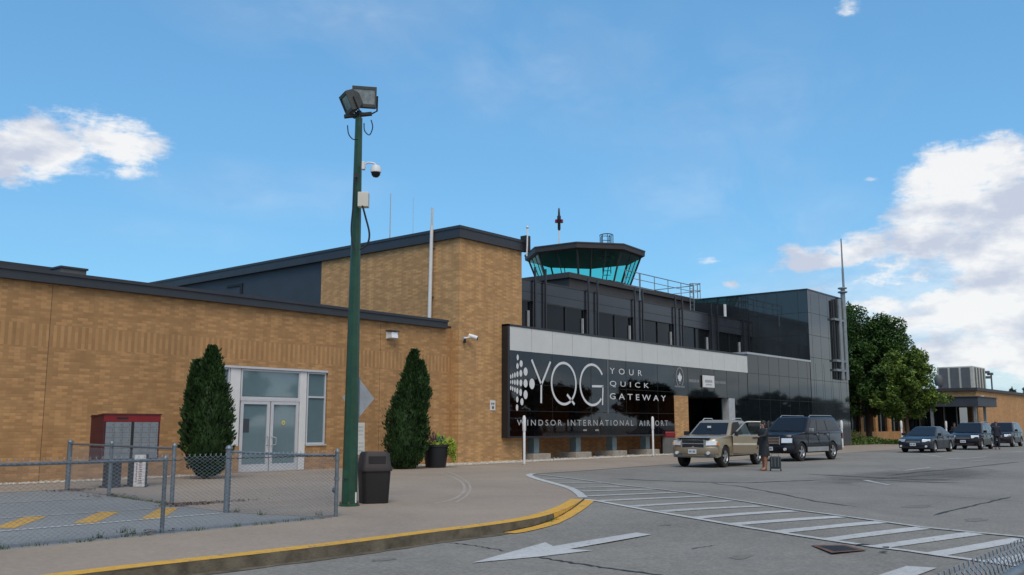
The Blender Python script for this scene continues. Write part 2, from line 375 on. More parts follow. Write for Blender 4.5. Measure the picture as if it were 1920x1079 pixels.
mat('fascia', lin((52,55,62)), 0.5, 0.2, 0.1, 1.5)
mat('slate_clad', lin((52,57,66)), 0.6, 0.0, 0.12, 0.8)
mat('white_paint', (0.62,0.62,0.62), 0.5, 0, 0.06)
mat('white_panel', (0.54,0.55,0.54), 0.4, 0, 0.05, 1.0)
mat('cream', (0.55,0.52,0.46), 0.5, 0, 0.08)
mat('black', (0.012,0.012,0.014), 0.6)
mat('black_matte', (0.02,0.02,0.02), 0.9)
mat('dark_frame', (0.014,0.015,0.018), 0.35, 0, 0.1, 6)
mat('seam', (0.006,0.006,0.007), 0.6)
mat('alu', (0.52,0.53,0.56), 0.45, 0.15, 0.06)
mat('galv', (0.17,0.20,0.225), 0.5, 0.6, 0.2, 12, 0.1, 120)
mat('galv_wire', (0.26,0.29,0.315), 0.5, 0.5, 0.2, 30)
mat('green_paint', (0.009,0.050,0.026), 0.45, 0, 0.25, 5.0)
mat('steel_teal', (0.16,0.22,0.24), 0.5, 0.2, 0.15)
mat('concrete', (0.30,0.265,0.225), 0.9, 0, 0.2, 4.0, 0.2)
mat('red', (0.19,0.006,0.010), 0.4, 0, 0.1)
mat('dark_red', (0.06,0.010,0.014), 0.5, 0, 0.2)
mat('locker', (0.19,0.215,0.235), 0.5, 0.1, 0.12, 8)
mat('brown_bin', (0.010,0.008,0.009), 0.6, 0, 0.15, 5)
mat('bin_lid', (0.026,0.019,0.020), 0.65, 0, 0.15, 5)
mat('pot', (0.008,0.010,0.014), 0.5)
mat('soil', (0.05,0.035,0.02), 0.95)
mat('sign_dark', (0.006,0.007,0.009), 0.06, 0, 0, spec=0.55)
mat('glass_panel', (0.007,0.010,0.013), 0.03, 0, 0.1, 0.4, ior=1.46)
mat('tower_panel', (0.022,0.028,0.033), 0.04, 0, 0.25, 0.4, ior=1.58)
mat('upper_panel', (0.026,0.029,0.038), 0.16, 0, 0.25, 0.4, ior=1.45)
mat('window_dark', (0.006,0.007,0.008), 0.06, 0, 0, spec=0.22)
mat('door_glass', (0.12,0.185,0.21), 0.04, 0, 0.12, 0.5, ior=1.85)
mat('plate', (0.55,0.57,0.6), 0.4, 0, 0.05)
mat('lettering', (0.60,0.62,0.64), 0.5, 0, 0.03)
mat('lettering_soft', (0.38,0.39,0.40), 0.5, 0, 0.03)
mat('lettering_dim', (0.22,0.24,0.26), 0.5, 0, 0.03)
mat('tower_brown', (0.05,0.042,0.04), 0.6, 0, 0.2, 1.0)
mat('tower_roof', (0.035,0.030,0.030), 0.6, 0, 0.15)
mat('ceiling', (0.012,0.014,0.015), 0.9)
mat('bark', (0.07,0.05,0.038), 0.95, 0, 0.3, 8, 0.5, 30)
mat('yellow', (0.62,0.34,0.045), 0.8, 0, 0.25, 2.5, 0.2)
mat('dirty_concrete', (0.10,0.085,0.06), 0.95, 0, 0.5, 4.0, 0.4)
mat('tar', (0.022,0.022,0.024), 0.7, 0, 0.2)
mat('rust', (0.12,0.055,0.035), 0.9, 0, 0.5, 8)
mat('ac_light', (0.42,0.42,0.38), 0.6, 0, 0.1)
mat('ac_dark', (0.09,0.095,0.10), 0.7, 0, 0.1)
mat('rubber', (0.012,0.012,0.013), 0.85)
mat('rim', (0.42,0.43,0.45), 0.35, 0.7, 0.05)
mat('chrome', (0.65,0.66,0.68), 0.2, 0.9, 0.0)
mat('car_glass', (0.012,0.014,0.017), 0.04, 0, 0, spec=0.3)
mat('lamp_glass', (0.72,0.74,0.76), 0.12, 0.25, 0.1, 20, spec=0.8)
mat('amber', (0.7,0.28,0.03), 0.3)
mat('gold_paint', (0.30,0.25,0.175), 0.35, 0.35, 0.05, 2, coat=0.5)
mat('gold_lower', (0.22,0.175,0.12), 0.45, 0.2, 0.05)
mat('beige_stripe', (0.50,0.45,0.36), 0.4)
mat('navy_paint', (0.0080,0.0091,0.0144), 0.25, 0.0, 0, coat=0.22, spec=0.22)
mat('blue_paint', (0.0144,0.0196,0.0288), 0.25, 0.0, 0, coat=0.22, spec=0.22)
mat('black_paint', (0.0072,0.0063,0.0078), 0.25, 0.0, 0, coat=0.22, spec=0.22)
mat('plum_paint', (0.0160,0.0126,0.0192), 0.25, 0.0, 0, coat=0.22, spec=0.22)
mat('grey_trim', (0.10,0.10,0.10), 0.6)
mat('silver_trim', (0.33,0.34,0.34), 0.4, 0.4)
mat('underbody', (0.005,0.005,0.005), 0.95)
mat('seat', (0.10,0.09,0.08), 0.8)
mat('skin', (0.35,0.19,0.13), 0.6)
mat('hair_dark', (0.02,0.014,0.01), 0.7)
mat('hair_red', (0.09,0.035,0.02), 0.7)
mat('coat_black', (0.010,0.014,0.018), 0.8, 0, 0.3, 20)
mat('suit_navy', (0.010,0.012,0.022), 0.8, 0, 0.3, 12)
mat('boot', (0.27,0.12,0.07), 0.6, 0, 0.1)
mat('case', (0.012,0.022,0.028), 0.6, 0, 0.2)
mat('light_grey_metal', (0.42,0.44,0.46), 0.45, 0.3, 0.1)
mat('flue', (0.22,0.25,0.27), 0.45, 0.4, 0.15, 3)
mat('far_panel', (0.05,0.055,0.06), 0.6)
mat('lens', (0.22,0.24,0.24), 0.18, 0.5, 0.3, 9)
mat('housing', (0.055,0.06,0.058), 0.55, 0.2, 0.2, 10)
mat('stone', (0.42,0.40,0.36), 0.9, 0, 0.3, 6)
mat('dry_leaf', (0.10,0.05,0.03), 0.9, 0, 0.4, 9)
mat('sign_back', (0.33,0.35,0.37), 0.5, 0.3, 0.15)
mat('yellow_sticker', (0.6,0.5,0.05), 0.5)
mat('leaf_lime', (0.28,0.36,0.04), 0.6, 0, 0.25, 20)
mat('leaf_purple', (0.09,0.035,0.06), 0.6, 0, 0.3, 20)
mat('leaf_mid', (0.05,0.12,0.05), 0.6, 0, 0.3, 20)
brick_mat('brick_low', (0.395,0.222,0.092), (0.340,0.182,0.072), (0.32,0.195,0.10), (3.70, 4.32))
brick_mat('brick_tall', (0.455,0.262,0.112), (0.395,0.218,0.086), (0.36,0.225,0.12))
brick_mat('brick_far', (0.46,0.25,0.10), (0.40,0.205,0.078), (0.34,0.2,0.10))
ground_mat('asphalt', (0.188,0.176,0.156), 0.40, 0.20, 110.0, (30.5, 9.2, 7.5, 2.6, -0.08))
ground_mat('lot_asphalt', (0.185,0.19,0.19), 0.3, 0.15, 110.0)
ground_mat('sidewalk', (0.265,0.217,0.172), 0.18, 0.17, 70.0)
ground_mat('apron', (0.27,0.225,0.185), 0.16, 0.16, 70.0)
ground_mat('patch', (0.155,0.146,0.130), 0.40, 0.20, 110.0)
ground_mat('gravel_bed', (0.29,0.265,0.225), 0.5, 0.2, 45.0)
ground_mat('road_paint', (0.40,0.405,0.40), 0.22, 0.2, 60.0)
ground_mat('road_paint_worn', (0.33,0.335,0.33), 0.28, 0.3, 60.0)
ground_mat('yellow_paint', (0.42,0.24,0.045), 0.25, 0.3, 60.0)
leaf_mat('cedar_leaf', (0.005,0.016,0.005), (0.038,0.088,0.022))
leaf_mat('maple_dark', (0.010,0.030,0.007), (0.075,0.155,0.028))
leaf_mat('maple_light', (0.022,0.055,0.008), (0.16,0.23,0.035))
leaf_mat('far_leaf', (0.008,0.018,0.008), (0.035,0.06,0.02))
leaf_mat('weed_leaf', (0.02,0.045,0.01), (0.10,0.14,0.035))
leaf_mat('shrub_leaf', (0.02,0.05,0.01), (0.13,0.20,0.035))
tint_glass('cab_glass', (0.45,0.88,0.80), 0.02, (0.8,0.9,0.9), 1.3)
tint_glass('screen_glass', (0.42,0.36,0.37), 0.02, (0.85,0.95,1.0), 1.55)
tint_glass('clear_glass', (0.55,0.68,0.66), 0.02, (1,1,1), 1.5)
def worn(name, c1, c2, th, scale):
    mt = ground_mat(name, c1, 0.2, 0.15, 60.0); t = mt.node_tree; b = t.nodes['Principled BSDF']
    src = b.inputs['Base Color'].links[0].from_socket
    ge = N(t, 'ShaderNodeNewGeometry'); nz = N(t, 'ShaderNodeTexNoise', inp={'Scale': scale, 'Detail': 8.0, 'Roughness': 0.75}); LK(t, ge.outputs['Position'], nz.inputs[0])
    mr_ = N(t, 'ShaderNodeMapRange'); mr_.inputs[1].default_value = th; mr_.inputs[2].default_value = th+0.06; LK(t, nz.outputs['Fac'], mr_.inputs[0])
    x = N(t, 'ShaderNodeMix', data_type='RGBA'); LK(t, mr_.outputs[0], x.inputs[0]); LK(t, src, x.inputs[6]); x.inputs[7].default_value = c2+(1,); LK(t, x.outputs[2], b.inputs['Base Color'])
worn('yellow', (0.52,0.29,0.045), (0.20,0.165,0.12), 0.56, 6.0)
worn('road_paint', (0.40,0.405,0.40), (0.22,0.215,0.205), 0.58, 9.0)
worn('road_paint_worn', (0.34,0.345,0.34), (0.20,0.195,0.185), 0.54, 9.0)
worn('yellow_paint', (0.44,0.25,0.045), (0.18,0.17,0.15), 0.55, 7.0)
m = MATS

def structure(o): return tag(o, kind='structure')
# ------------------------------------------------------------------ ground
def sm(t): t = max(0.0, min(1.0, t)); return t*t*(3-2*t)
def zr(x, y=0): return -0.13*(1-sm((x-11.5)/4.8))          # the carriageway drops below the footway towards the viewer
def GR(px, py, dz=0.0):
    z = 0.0
    for _ in range(8):
        q = G(px, py, z+dz); z = zr(q[0])
    return q
xs = [-900, -60, 0, 6, 10, 11.5] + [11.5+0.3*i for i in range(1, 17)] + [20, 30, 60, 120, 300, 1800]
ys = [-900, -100, -20, 0, 5, 10, 20, 40, 120, 1500]
b = MB(); nx = len(xs)
b.add([(x, y, zr(x)) for y in ys for x in xs], [(j*nx+i, j*nx+i+1, (j+1)*nx+i+1, (j+1)*nx+i) for j in range(len(ys)-1) for i in range(nx-1)])
structure(b.build('road', m['asphalt'], smooth=True))

curb_px = [(300,1062),(480,1042),(655,1021),(740,1010),(831,998),(900,989.5),(960,981),(1010,972),(1045,962),(1072,951),(1086,943),(1093,938)]
curb = [G(-600+0,1150)] if False else []
curb = [(-14.0, 9.9), (-4.0, 9.85), (2.0, 9.82), (5.0, 9.82)] + [G(*p) for p in curb_px]
edge_px = [(1094,935),(1082,924),(1066,916),(1037,907.5),(1010,900),(996,895),(992,892),(1000,889.5)]
edge = [G(*p) for p in edge_px]
far = [(25.5,18.6),(30,18.9),(40,19.1),(60,19.2),(84,19.3),(130,19.4)]
out_ = curb + edge + far + [(130,27.9),(32,27.9),(32,26.6),(-20,26.6),(-20,22.9),(10.62,22.9),(10.5,20.2),(10.0,16.9),(9.8,14.7),(10.42,12.6),(10.3,12.45),(-20,12.45)]
def flat_poly(name, pts, z, mtl, zf=None):
    tr = tessellate_polygon([[Vector((p[0], p[1], 0)) for p in pts]])
    bb = MB(); bb.add([(p[0], p[1], z if zf is None else zf(p[0],p[1])+z) for p in pts], [tuple(t) for t in tr])
    o = bb.build(name, mtl)
    up = sum(p.normal.z for p in o.data.polygons)
    if up < 0: o.data.flip_normals()
    return o
structure(flat_poly('sidewalk', out_, 0.010, m['sidewalk']))
structure(flat_poly('parking_lot', [(-40,12.45),(10.3,12.45),(10.42,12.6),(9.8,14.7),(10.0,16.9),(10.5,20.2),(10.62,22.9),(-40,22.9)], 0.006, m['lot_asphalt']))
structure(flat_poly('apron', [(-40,22.9),(-19.9,22.9),(-19.9,26.7),(-40,26.7)], 0.008, m['apron']))
gravel = [(11.2,25.7),(16.0,25.4),(17.2,26.5)]
structure(flat_poly('gravel_strip', [(22.2,26.5),(22.3,24.9),(24.2,24.5),(28.6,24.3),(32,24.5),(50,24.9),(50,27.8),(32.05,27.8),(32.05,26.1),(28,26.1),(28,26.5)], 0.016, m['gravel_bed']))
structure(flat_poly('gravel_strip', [(-18,26.5),(-18,25.7),(10,25.6),(16.2,25.5),(16.4,26.5)], 0.016, m['gravel_bed']))

# kerb: a real step with a yellow painted top and a grimy face
def offset_line(L, d):
    O = []
    for i, p in enumerate(L):
        a = Vector(L[max(i-1,0)]); c = Vector(L[min(i+1,len(L)-1)]); t = (c-a).normalized(); O.append((p[0]-t.y*d, p[1]+t.x*d))
    return O
# resample the kerb so that it curves smoothly
def resample(L, step):
    O = []
    for i in range(len(L)-1):
        p0 = Vector(L[max(i-1,0)]); p1 = Vector(L[i]); p2 = Vector(L[i+1]); p3 = Vector(L[min(i+2,len(L)-1)])
        n = max(1, int((p2-p1).length/step))
        for k in range(n):
            t = k/n
            q = 0.5*((2*p1) + (p2-p0)*t + (2*p0-5*p1+4*p2-p3)*t*t + (3*p1-p0-3*p2+p3)*t**3)
            O.append((q.x, q.y))
    O.append(tuple(L[-1])); return O
cl = resample(curb, 0.25)
inn = offset_line(cl, 0.26)
b = MB(); n = len(cl)
V = []
for i in range(n):
    j = 0.006*random.uniform(-1,1)
    V += [(inn[i][0], inn[i][1], 0.018), (cl[i][0]+j, cl[i][1]+j, 0.017)]
b.add(V, [(2*i, 2*i+1, 2*i+3, 2*i+2) for i in range(n-1)])
ktop = b.build('curb', m['yellow']); tag(ktop, kind='structure')
b = MB(); V = []
o2 = offset_line(cl, -0.035)
for i in range(n):
    V += [(cl[i][0], cl[i][1], 0.016), (o2[i][0], o2[i][1], -0.25)]
b.add(V, [(2*i, 2*i+1, 2*i+3, 2*i+2) for i in range(n-1)])
structure(b.build('curb_face', m['dirty_concrete']))
b = MB(); V = []; o3 = offset_line(cl, -0.009); o4 = offset_line(cl, -0.042)
tp = [i for i in range(n) if cl[i][0] > 13.2]
for i in tp: V += [(o3[i][0], o3[i][1], 0.017), (o4[i][0], o4[i][1], -0.2)]
b.add(V, [(2*i, 2*i+1, 2*i+3, 2*i+2) for i in range(len(tp)-1)])
structure(b.build('curb_face_paint', m['yellow']))
structure(MB().ribbon(resample([G(*p) for p in ((828,889),(850,896),(866,906),(871,918),(864,929),(845,939),(815,946))], 0.1), 0.07, lambda x,y: 0.0135, 0.2).build('faded_mark', m['concrete']))
structure(MB().ribbon(resample([G(*p) for p in ((838,885),(858,893),(876,905),(882,918),(874,931),(856,943))], 0.1), 0.05, lambda x,y: 0.0135, 0.2).build('faded_mark', m['concrete']))
# yellow paint that runs down over the dropped end of the kerb
tipline = [p for p in cl if p[0] > 11.3]
structure(MB().ribbon([offset_line(tipline, -0.13)[i] for i in range(len(tipline))], [0.26]*len(tipline), lambda x,y: zr(x)+0.012, 0.08).build('yellow_gutter_paint', m['yellow']))
structure(MB().ribbon(offset_line(tipline, -0.02), 0.03, lambda x,y: zr(x)+0.024, 0.4).build('gutter_crack', m['tar']))
structure(MB().ribbon(offset_line([p for p in cl if p[0] < 12.4], -0.10), 0.14, lambda x,y: zr(x)+0.006, 0.5).build('gutter_dirt', m['dirty_concrete']))

# ------------------------------------------------------------------ painted markings
Z1 = lambda x, y: zr(x)+0.014
def Zs(x, y): return 0.0195
we = resample(edge, 0.2)
structure(MB().ribbon(we, [0.20]*len(we), Zs, 0.05).build('road_marking', m['road_paint']))
farl = [(1000,889.5),(1015,891),(1060,896.5),(1132,906),(1172,911.5),(1225,917),(1290,925),(1400,942),(1490,957),(1577,968.5),(1652,979),(1730,990),(1830,1000),(1960,1012)]
nearl = [(1094,937),(1128,942),(1220,959),(1300,972.5),(1400,990),(1500,1006),(1600,1021),(1640,1027),(1700,1034),(1760,1043),(1850,1055),(1960,1070)]
fl = [GR(*p) for p in farl]; nl = [GR(*p) for p in nearl]
structure(MB().ribbon(fl, 0.11, Z1, 0.08).build('road_marking', m['road_paint_worn']))
structure(MB().ribbon(nl, 0.12, Z1, 0.08).build('road_marking', m['road_paint']))
stripes = [((1014,899.5),(1062,898)),((1037,907),(1128,906)),((1067,915.5),(1172,913)),((1090,922),(1225,918)),((1100,931),(1272,924)),((1124,940),(1322,931)),((1185,950.5),(1372,940)),
           ((1240,960),(1425,950)),((1305,972),(1490,959)),((1372,984.5),(1577,970)),((1455,999),(1652,980)),((1545,1014),(1730,991)),((1640,1027.5),(1830,1001)),((1745,1042),(1915,1012)),((1862,1056),(2030,1024))]
for i, (a, c) in enumerate(stripes):
    A_ = Vector(GR(*a)); C_ = Vector(GR(*c))
    pts = [tuple(A_.lerp(C_, t/6)) for t in range(7)]
    wd = 0.19 if i < 3 else 0.28
    b = MB().ribbon(pts, wd, lambda x,y: zr(x)+0.009, 0.05)
    structure(b.build('road_marking', m['road_paint'] if i > 7 else m['road_paint_worn']))
arrow = [(885,1057),(1022,1018.5),(1037,1025.5),(1193,1000),(1222,1003.5),(1068,1031),(1112,1033.5),(1010,1045.5)]
structure(flat_poly('road_arrow', [GR(*p) for p in arrow], 0.010, m['road_paint'], zr))
A0 = Vector(GR(1700,1063)); 
structure(flat_poly('road_arrow', [GR(1700,1063), GR(1757,1066.5), GR(1600,1125), GR(1540,1115)], 0.010, m['road_paint'], zr))
# lot lines inside the fence
def lot_line(p, wd, mt='road_paint', z=0.013):
    q = [G(*a) for a in p]; q2 = [(q[0][0]+(q[0][0]-q[1][0])*0.8, q[0][1]+(q[0][1]-q[1][1])*0.8)] + q
    structure(MB().ribbon(q2, wd, lambda x,y: z, 0.05).build('road_marking', m[mt]))
lot_line([(0,998),(418,963.5)], 0.10); lot_line([(0,973.5),(318,953)], 0.09, 'road_paint_worn'); lot_line([(0,944.5),(190,935.5)], 0.10, 'road_paint_worn')
for a in [((5,992),(68,970)),((158,982),(206,961)),((284,974),(318,953)),((-150,1008),(-70,978))]:
    structure(MB().ribbon([G(*a[0]), G(*a[1])], 0.34, lambda x,y: 0.010).build('hatch_marking', m['yellow_paint']))
for p, wd in [([(1622,901),(1645,906),(1668,910.5)],0.16), ([(1695,883),(1730,879),(1745,877)],0.15),([(1790,862),(1850,857),(1885,858)],0.2),([(1815,866),(1850,863),(1880,862)],0.2),([(1895,848),(1935,846)],.25),([(1770,862),(1800,859)],.2),([(1725,852),(1765,857)],.18)]:
    structure(MB().ribbon([GR(*q) for q in p], wd, lambda x,y: zr(x)+0.008, 0.3).build('road_marking', m['road_paint_worn']))
def crack(pts, wd, mt='tar', dz=0.006):
    q = [GR(*a) for a in pts]; L = []
    for i in range(len(q)-1):
        n_ = 7
        for k in range(n_):
            t = k/n_; L.append((q[i][0]*(1-t)+q[i+1][0]*t + random.uniform(-.03,.03), q[i][1]*(1-t)+q[i+1][1]*t + random.uniform(-.03,.03)))
    L.append(q[-1])
    structure(MB().ribbon(L, [wd*random.uniform(0.5,1.2)*(0.25 if (i < 2 or i > len(L)-3) else 1) for i in range(len(L))], lambda x,y: zr(x)+dz, 0.1).build('tar_crack', m[mt]))
crack([(1007,1045),(1045,1052),(1110,1062),(1180,1071),(1260,1083)], 0.055)
crack([(836,1018),(870,1021),(915,1028),(955,1036)], 0.035)
crack([(1145,898),(1230,902),(1330,905),(1400,906),(1470,903),(1540,901)], 0.13)
crack([(1320,905),(1390,913),(1470,928),(1530,941),(1608,951)], 0.06)
crack([(1750,967.5),(1785,957),(1850,943),(1895,932)], 0.07)
crack([(1500,889),(1580,893),(1660,897),(1720,900),(1800,901)], 0.16)
crack([(1600,902),(1680,902),(1740,905),(1810,906)], 0.12)
crack([(1660,893),(1720,886),(1790,880),(1860,872),(1920,866)], 0.12)
crack([(1295,1031),(1320,1026),(1345,1023)], 0.02)
crack([(1640,888),(1700,889),(1770,889)], 0.08)
crack([(1690,928),(1780,932),(1860,937),(1930,942)], 0.03)
crack([(1560,900),(1640,899),(1720,893),(1800,888)], 0.07)

for px, py, w_, h_ in ((1180,1008,.5,.25),(1390,1045,.6,.3),(1720,950,1.2,.5),(1250,985,.3,.2),(1830,975,.8,.4),(720,1050,.4,.3)):
    x_, y_ = GR(px, py); P = []
    for k in range(14):
        a = 2*math.pi*k/14; r_ = random.uniform(.6,1.1); P.append((x_+w_*.5*r_*math.cos(a), y_+h_*.5*r_*math.sin(a)))
    structure(flat_poly('asphalt_patch', P, 0.004, m['patch'], zr))
# brown catch basin sunk beside the crossing
c0 = GR(1572,1031)
dr = thing('storm_drain', (c0[0], c0[1], zr(c0[0])), 'rusty square drain grate in the road at the edge of the hatched crossing', 'drain')
fr = [GR(1520,1024), GR(1585,1022), GR(1625,1034), GR(1560,1041)]
fv = [Vector((p[0]-c0[0], p[1]-c0[1], 0.016)) for p in fr]
cen = sum(fv, Vector())/4
b = MB()
for i in range(4):
    p, q = fv[i], fv[(i+1)%4]; b.add([p, q, cen+(q-cen)*0.74, cen+(p-cen)*0.74], [(0,1,2,3)])
b.build('frame', m['rust'], dr, local=True)
inner = [cen+(p-cen)*0.74 for p in fv]
b = MB()
for k in range(7):
    t0, t1 = (k+0.15)/7, (k+0.85)/7
    b.add([inner[0].lerp(inner[1],t0), inner[0].lerp(inner[1],t1), inner[3].lerp(inner[2],t1), inner[3].lerp(inner[2],t0)], [(0,1,2,3)])
b.build('grate', m['tar'], dr, local=True)
MB().poly([p + Vector((0,0,-0.008)) for p in inner]).build('pit', m['black_matte'], dr, local=True)  # flat black sheet just under the grate, painting in the dark of the hole
for p, q in (((1604,1024),(1632,1024)), ((1648,1037),(1664,1038)), ((1655,1028),(1666,1030))):
    a_, c_ = GR(*p), GR(*q)
    structure(MB().ribbon([a_, ((a_[0]+c_[0])/2+.02, (a_[1]+c_[1])/2), c_], [0.02,0.10,0.03], lambda x,y: zr(x)+0.02, 0.3).build('pothole', m['tar']))

# ------------------------------------------------------------------ brick wing on the left
YW, YB, YS, YF = 26.46, 26.04, 25.74, 30.0
W = thing('brick_wing', (10, YW, 0), 'long low tan brick wing with dark flat roof edge, on the left', 'building')
b = MB()                                                   # front wall round the storefront opening
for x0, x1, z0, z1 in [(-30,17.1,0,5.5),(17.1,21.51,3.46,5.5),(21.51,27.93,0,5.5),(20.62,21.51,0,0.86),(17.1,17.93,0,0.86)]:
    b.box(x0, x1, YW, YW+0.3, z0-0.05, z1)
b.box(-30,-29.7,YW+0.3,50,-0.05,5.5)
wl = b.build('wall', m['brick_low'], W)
MB().box(-30.1, 27.93, YW+0.02, 50, 5.52, 5.6).build('roof', m['fascia'], W)
b = MB(); b.box(-30.3, 27.55, YW-0.16, YW+0.02, 5.47, 5.80); b.build('roof_edge', m['fascia'], W, bevel=0.01)
MB().box(-30.3, 27.56, YW-0.20, YW-0.163, 5.72, 5.815).build('drip_edge', m['fascia'], W)
for x in (11.62, 24.0):
    MB().box(x, x+0.014, YW-0.003, YW, 0, 5.46).build('expansion_joint', m['dry_leaf'], W)
# storefront: frames, glazed doors, transom, side windows
SF = MB().box(17.14, 21.49, YW+0.13, YW+0.16, 0.02, 3.44).build('storefront', m['white_panel'], W)
MB().box(17.12, 21.50, YW-0.03, YW+0.10, 3.40, 3.47).build('head_trim', m['alu'], SF)
def frame(x0, x1, z0, z1, t, y=YW+0.03, d=0.09, bottom=True):
    q = MB(); q.box(x0, x0+t, y, y+d, z0, z1); q.box(x1-t, x1, y, y+d, z0, z1); q.box(x0+t, x1-t, y, y+d, z1-t, z1)
    if bottom: q.box(x0+t, x1-t, y, y+d, z0, z0+t)
    return q
frame(17.93, 20.33, 2.42, 3.39, 0.06).build('transom_frame', m['alu'], W)
MB().box(17.99, 20.27, YW+0.06, YW+0.07, 2.50, 3.33).build('transom_pane', m['door_glass'], W)
MB().box(17.93, 20.33, YW+0.02, YW+0.12, 2.34, 2.42).build('door_head', m['alu'], W)
for x0, x1, hs in ((17.96, 19.11, 1), (19.15, 20.30, 0)):
    q = frame(x0, x1, 0.03, 2.34, 0.11); q.box(x0+.11, x1-.11, YW+0.03, YW+0.12, 0.14, 0.26)
    dd = q.build('door', m['alu'], W)
    MB().box(x0+0.11, x1-0.11, YW+0.07, YW+0.08, 0.26, 2.23).build('pane', m['door_glass'], dd)
    hx = x1-0.09 if hs else x0+0.06
    MB().tube([(hx, YW+0.03, 1.15), (hx, YW-0.06, 1.15), (hx+(0.12 if not hs else -.0), YW-0.06, 1.12), (hx+(0.12 if not hs else 0), YW-0.06, 0.90),(hx, YW-0.06, 0.87),(hx, YW+0.03, 0.87)], 0.016).build('handle', m['chrome'], dd)
    if not hs:
        MB().lathe((x0+0.55, YW+0.062, 1.62), [(0.075,0),(0.075,0.006)], 16, 'y').build('sticker', m['yellow_sticker'], dd)
        MB().lathe((x0+0.55, YW+0.058, 1.62), [(0.035,0),(0.035,0.003)], 12, 'y').build('sticker_mark', m['door_glass'], dd)
    else:
        MB().box(x0+0.14, x0+0.37, YW+0.064, YW+0.069, 1.30, 1.75).build('notice', m['slate_clad'], dd)
# windows beside the doors
for nm, x0, x1, z0, z1, mul in (('side_window', 20.64, 21.47, 0.88, 3.39, 2.52), ('side_window', 17.16, 17.50, 0.88, 3.39, 2.52)):
    q = frame(x0, x1, z0, z1, 0.055); q.box(x0+.055, x1-.055, YW+0.03, YW+0.12, mul-0.03, mul+0.03)
    f_ = q.build(nm, m['alu'], W)
    MB().box(x0+.055, x1-.055, YW+0.07, YW+0.08, z0+.055, z1-.055).build('pane', m['door_glass'], f_)
    MB().box(x0-0.02, x1+0.03, YW-0.04, YW+0.13, z0-0.05, z0-0.004).build('sill', m['alu'], f_)
MB().box(20.33, 20.60, YW+0.02, YW+0.12, 0.03, 3.39).build('white_pilaster', m['white_paint'], W)
MB().box(17.52, 17.90, YW+0.02, YW+0.12, 0.87, 3.39).build('white_pilaster', m['white_paint'], W)
MB().box(17.9, 20.4, YW-0.35, YW+0.02, 0.012, 0.035).build('threshold', m['concrete'], W)
# gear on the wing roof
ru = thing('rooftop_enclosure', (14, 41, 5.6), 'long grey rooftop enclosure behind the low brick wing roof edge, far left', 'rooftop unit')
b = MB(); b.box(-8, 17.7, 40, 44, 5.6, 8.0); b.build('wall', m['tower_brown'], ru)
MB().box(-8.1, 17.8, 39.9, 44.1, 8.0, 8.18).build('cap', m['fascia'], ru)
ru = thing('rooftop_box', (17.5, 38.3, 5.6), 'small square grey box on the low roof next to the long enclosure', 'rooftop unit')
MB().box(16.98, 18.03, 38, 38.9, 5.6, 7.9).build('body', m['ac_dark'], ru, bevel=0.02)
MB().box(16.93, 18.08, 37.95, 38.95, 7.9, 7.98).build('lid', m['fascia'], ru)

# wall light and cameras
L_ = thing('wall_light', (24.45, YW, 4.95), 'grey boxy wall pack light high on the low brick wing, right of the lamp post', 'wall light')
MB().box(24.28, 24.72, YW-0.05, YW, 4.83, 5.12).build('back_plate', m['white_paint'], L_)
MB().add([(24.30,YW-.05,4.85),(24.70,YW-.05,4.85),(24.70,YW-.05,5.10),(24.30,YW-.05,5.10),(24.34,YW-.28,4.86),(24.66,YW-.28,4.86),(24.66,YW-.24,5.08),(24.34,YW-.24,5.08)],
         [(0,1,5,4),(1,2,6,5),(2,3,7,6),(3,0,4,7),(4,5,6,7)]).build('lens', m['lamp_glass'], L_)
MB().box(24.26, 24.74, YW-0.30, YW, 5.11, 5.15).build('hood', m['tower_brown'], L_)

# ------------------------------------------------------------------ tall brick block
T = thing('tall_brick_block', (30, 30, 0), 'tall tan brick block with dark sloped-looking roof edge and slate clad rear', 'building')
b = MB(); b.box(27.93, 32.05, YB, YB+0.3, -0.05, 9.35); b.box(27.93, 28.23, YB+0.3, 35.05, -0.05, 9.35); b.box(31.75, 32.05, YB+0.3, 40, -0.05, 9.35)
b.build('wall', m['brick_tall'], T)
b = MB(); b.box(28.02, 28.3, 35.05, 51, 5.0, 9.35); b.box(28.3, 32, 50.7, 51, 5, 9.35); b.build('clad_wall', m['slate_clad'], T)
MB().box(27.96, 28.02, 41.6, 41.8, 8.0, 8.9).build('clad_trim', m['seam'], T)
MB().box(27.96, 28.02, 41.8, 43.0, 8.78, 8.9).build('clad_trim', m['seam'], T)
MB().box(28.2, 32.0, YB+0.1, 50.7, 9.3, 9.38).build('roof', m['fascia'], T)
b = MB(); b.box(27.79, 32.19, YB-0.14, YB, 9.30, 9.78); b.box(27.79, 27.93, YB, 51.1, 9.30, 9.78); b.box(32.05, 32.19, YB, 40, 9.30, 9.78)
b.build('roof_edge', m['fascia'], T)
b = MB(); b.box(27.76, 32.22, YB-0.17, YB-0.143, 9.68, 9.80); b.box(27.76, 27.787, YB-0.14, 51.1, 9.68, 9.80); b.build('drip_edge', m['fascia'], T)

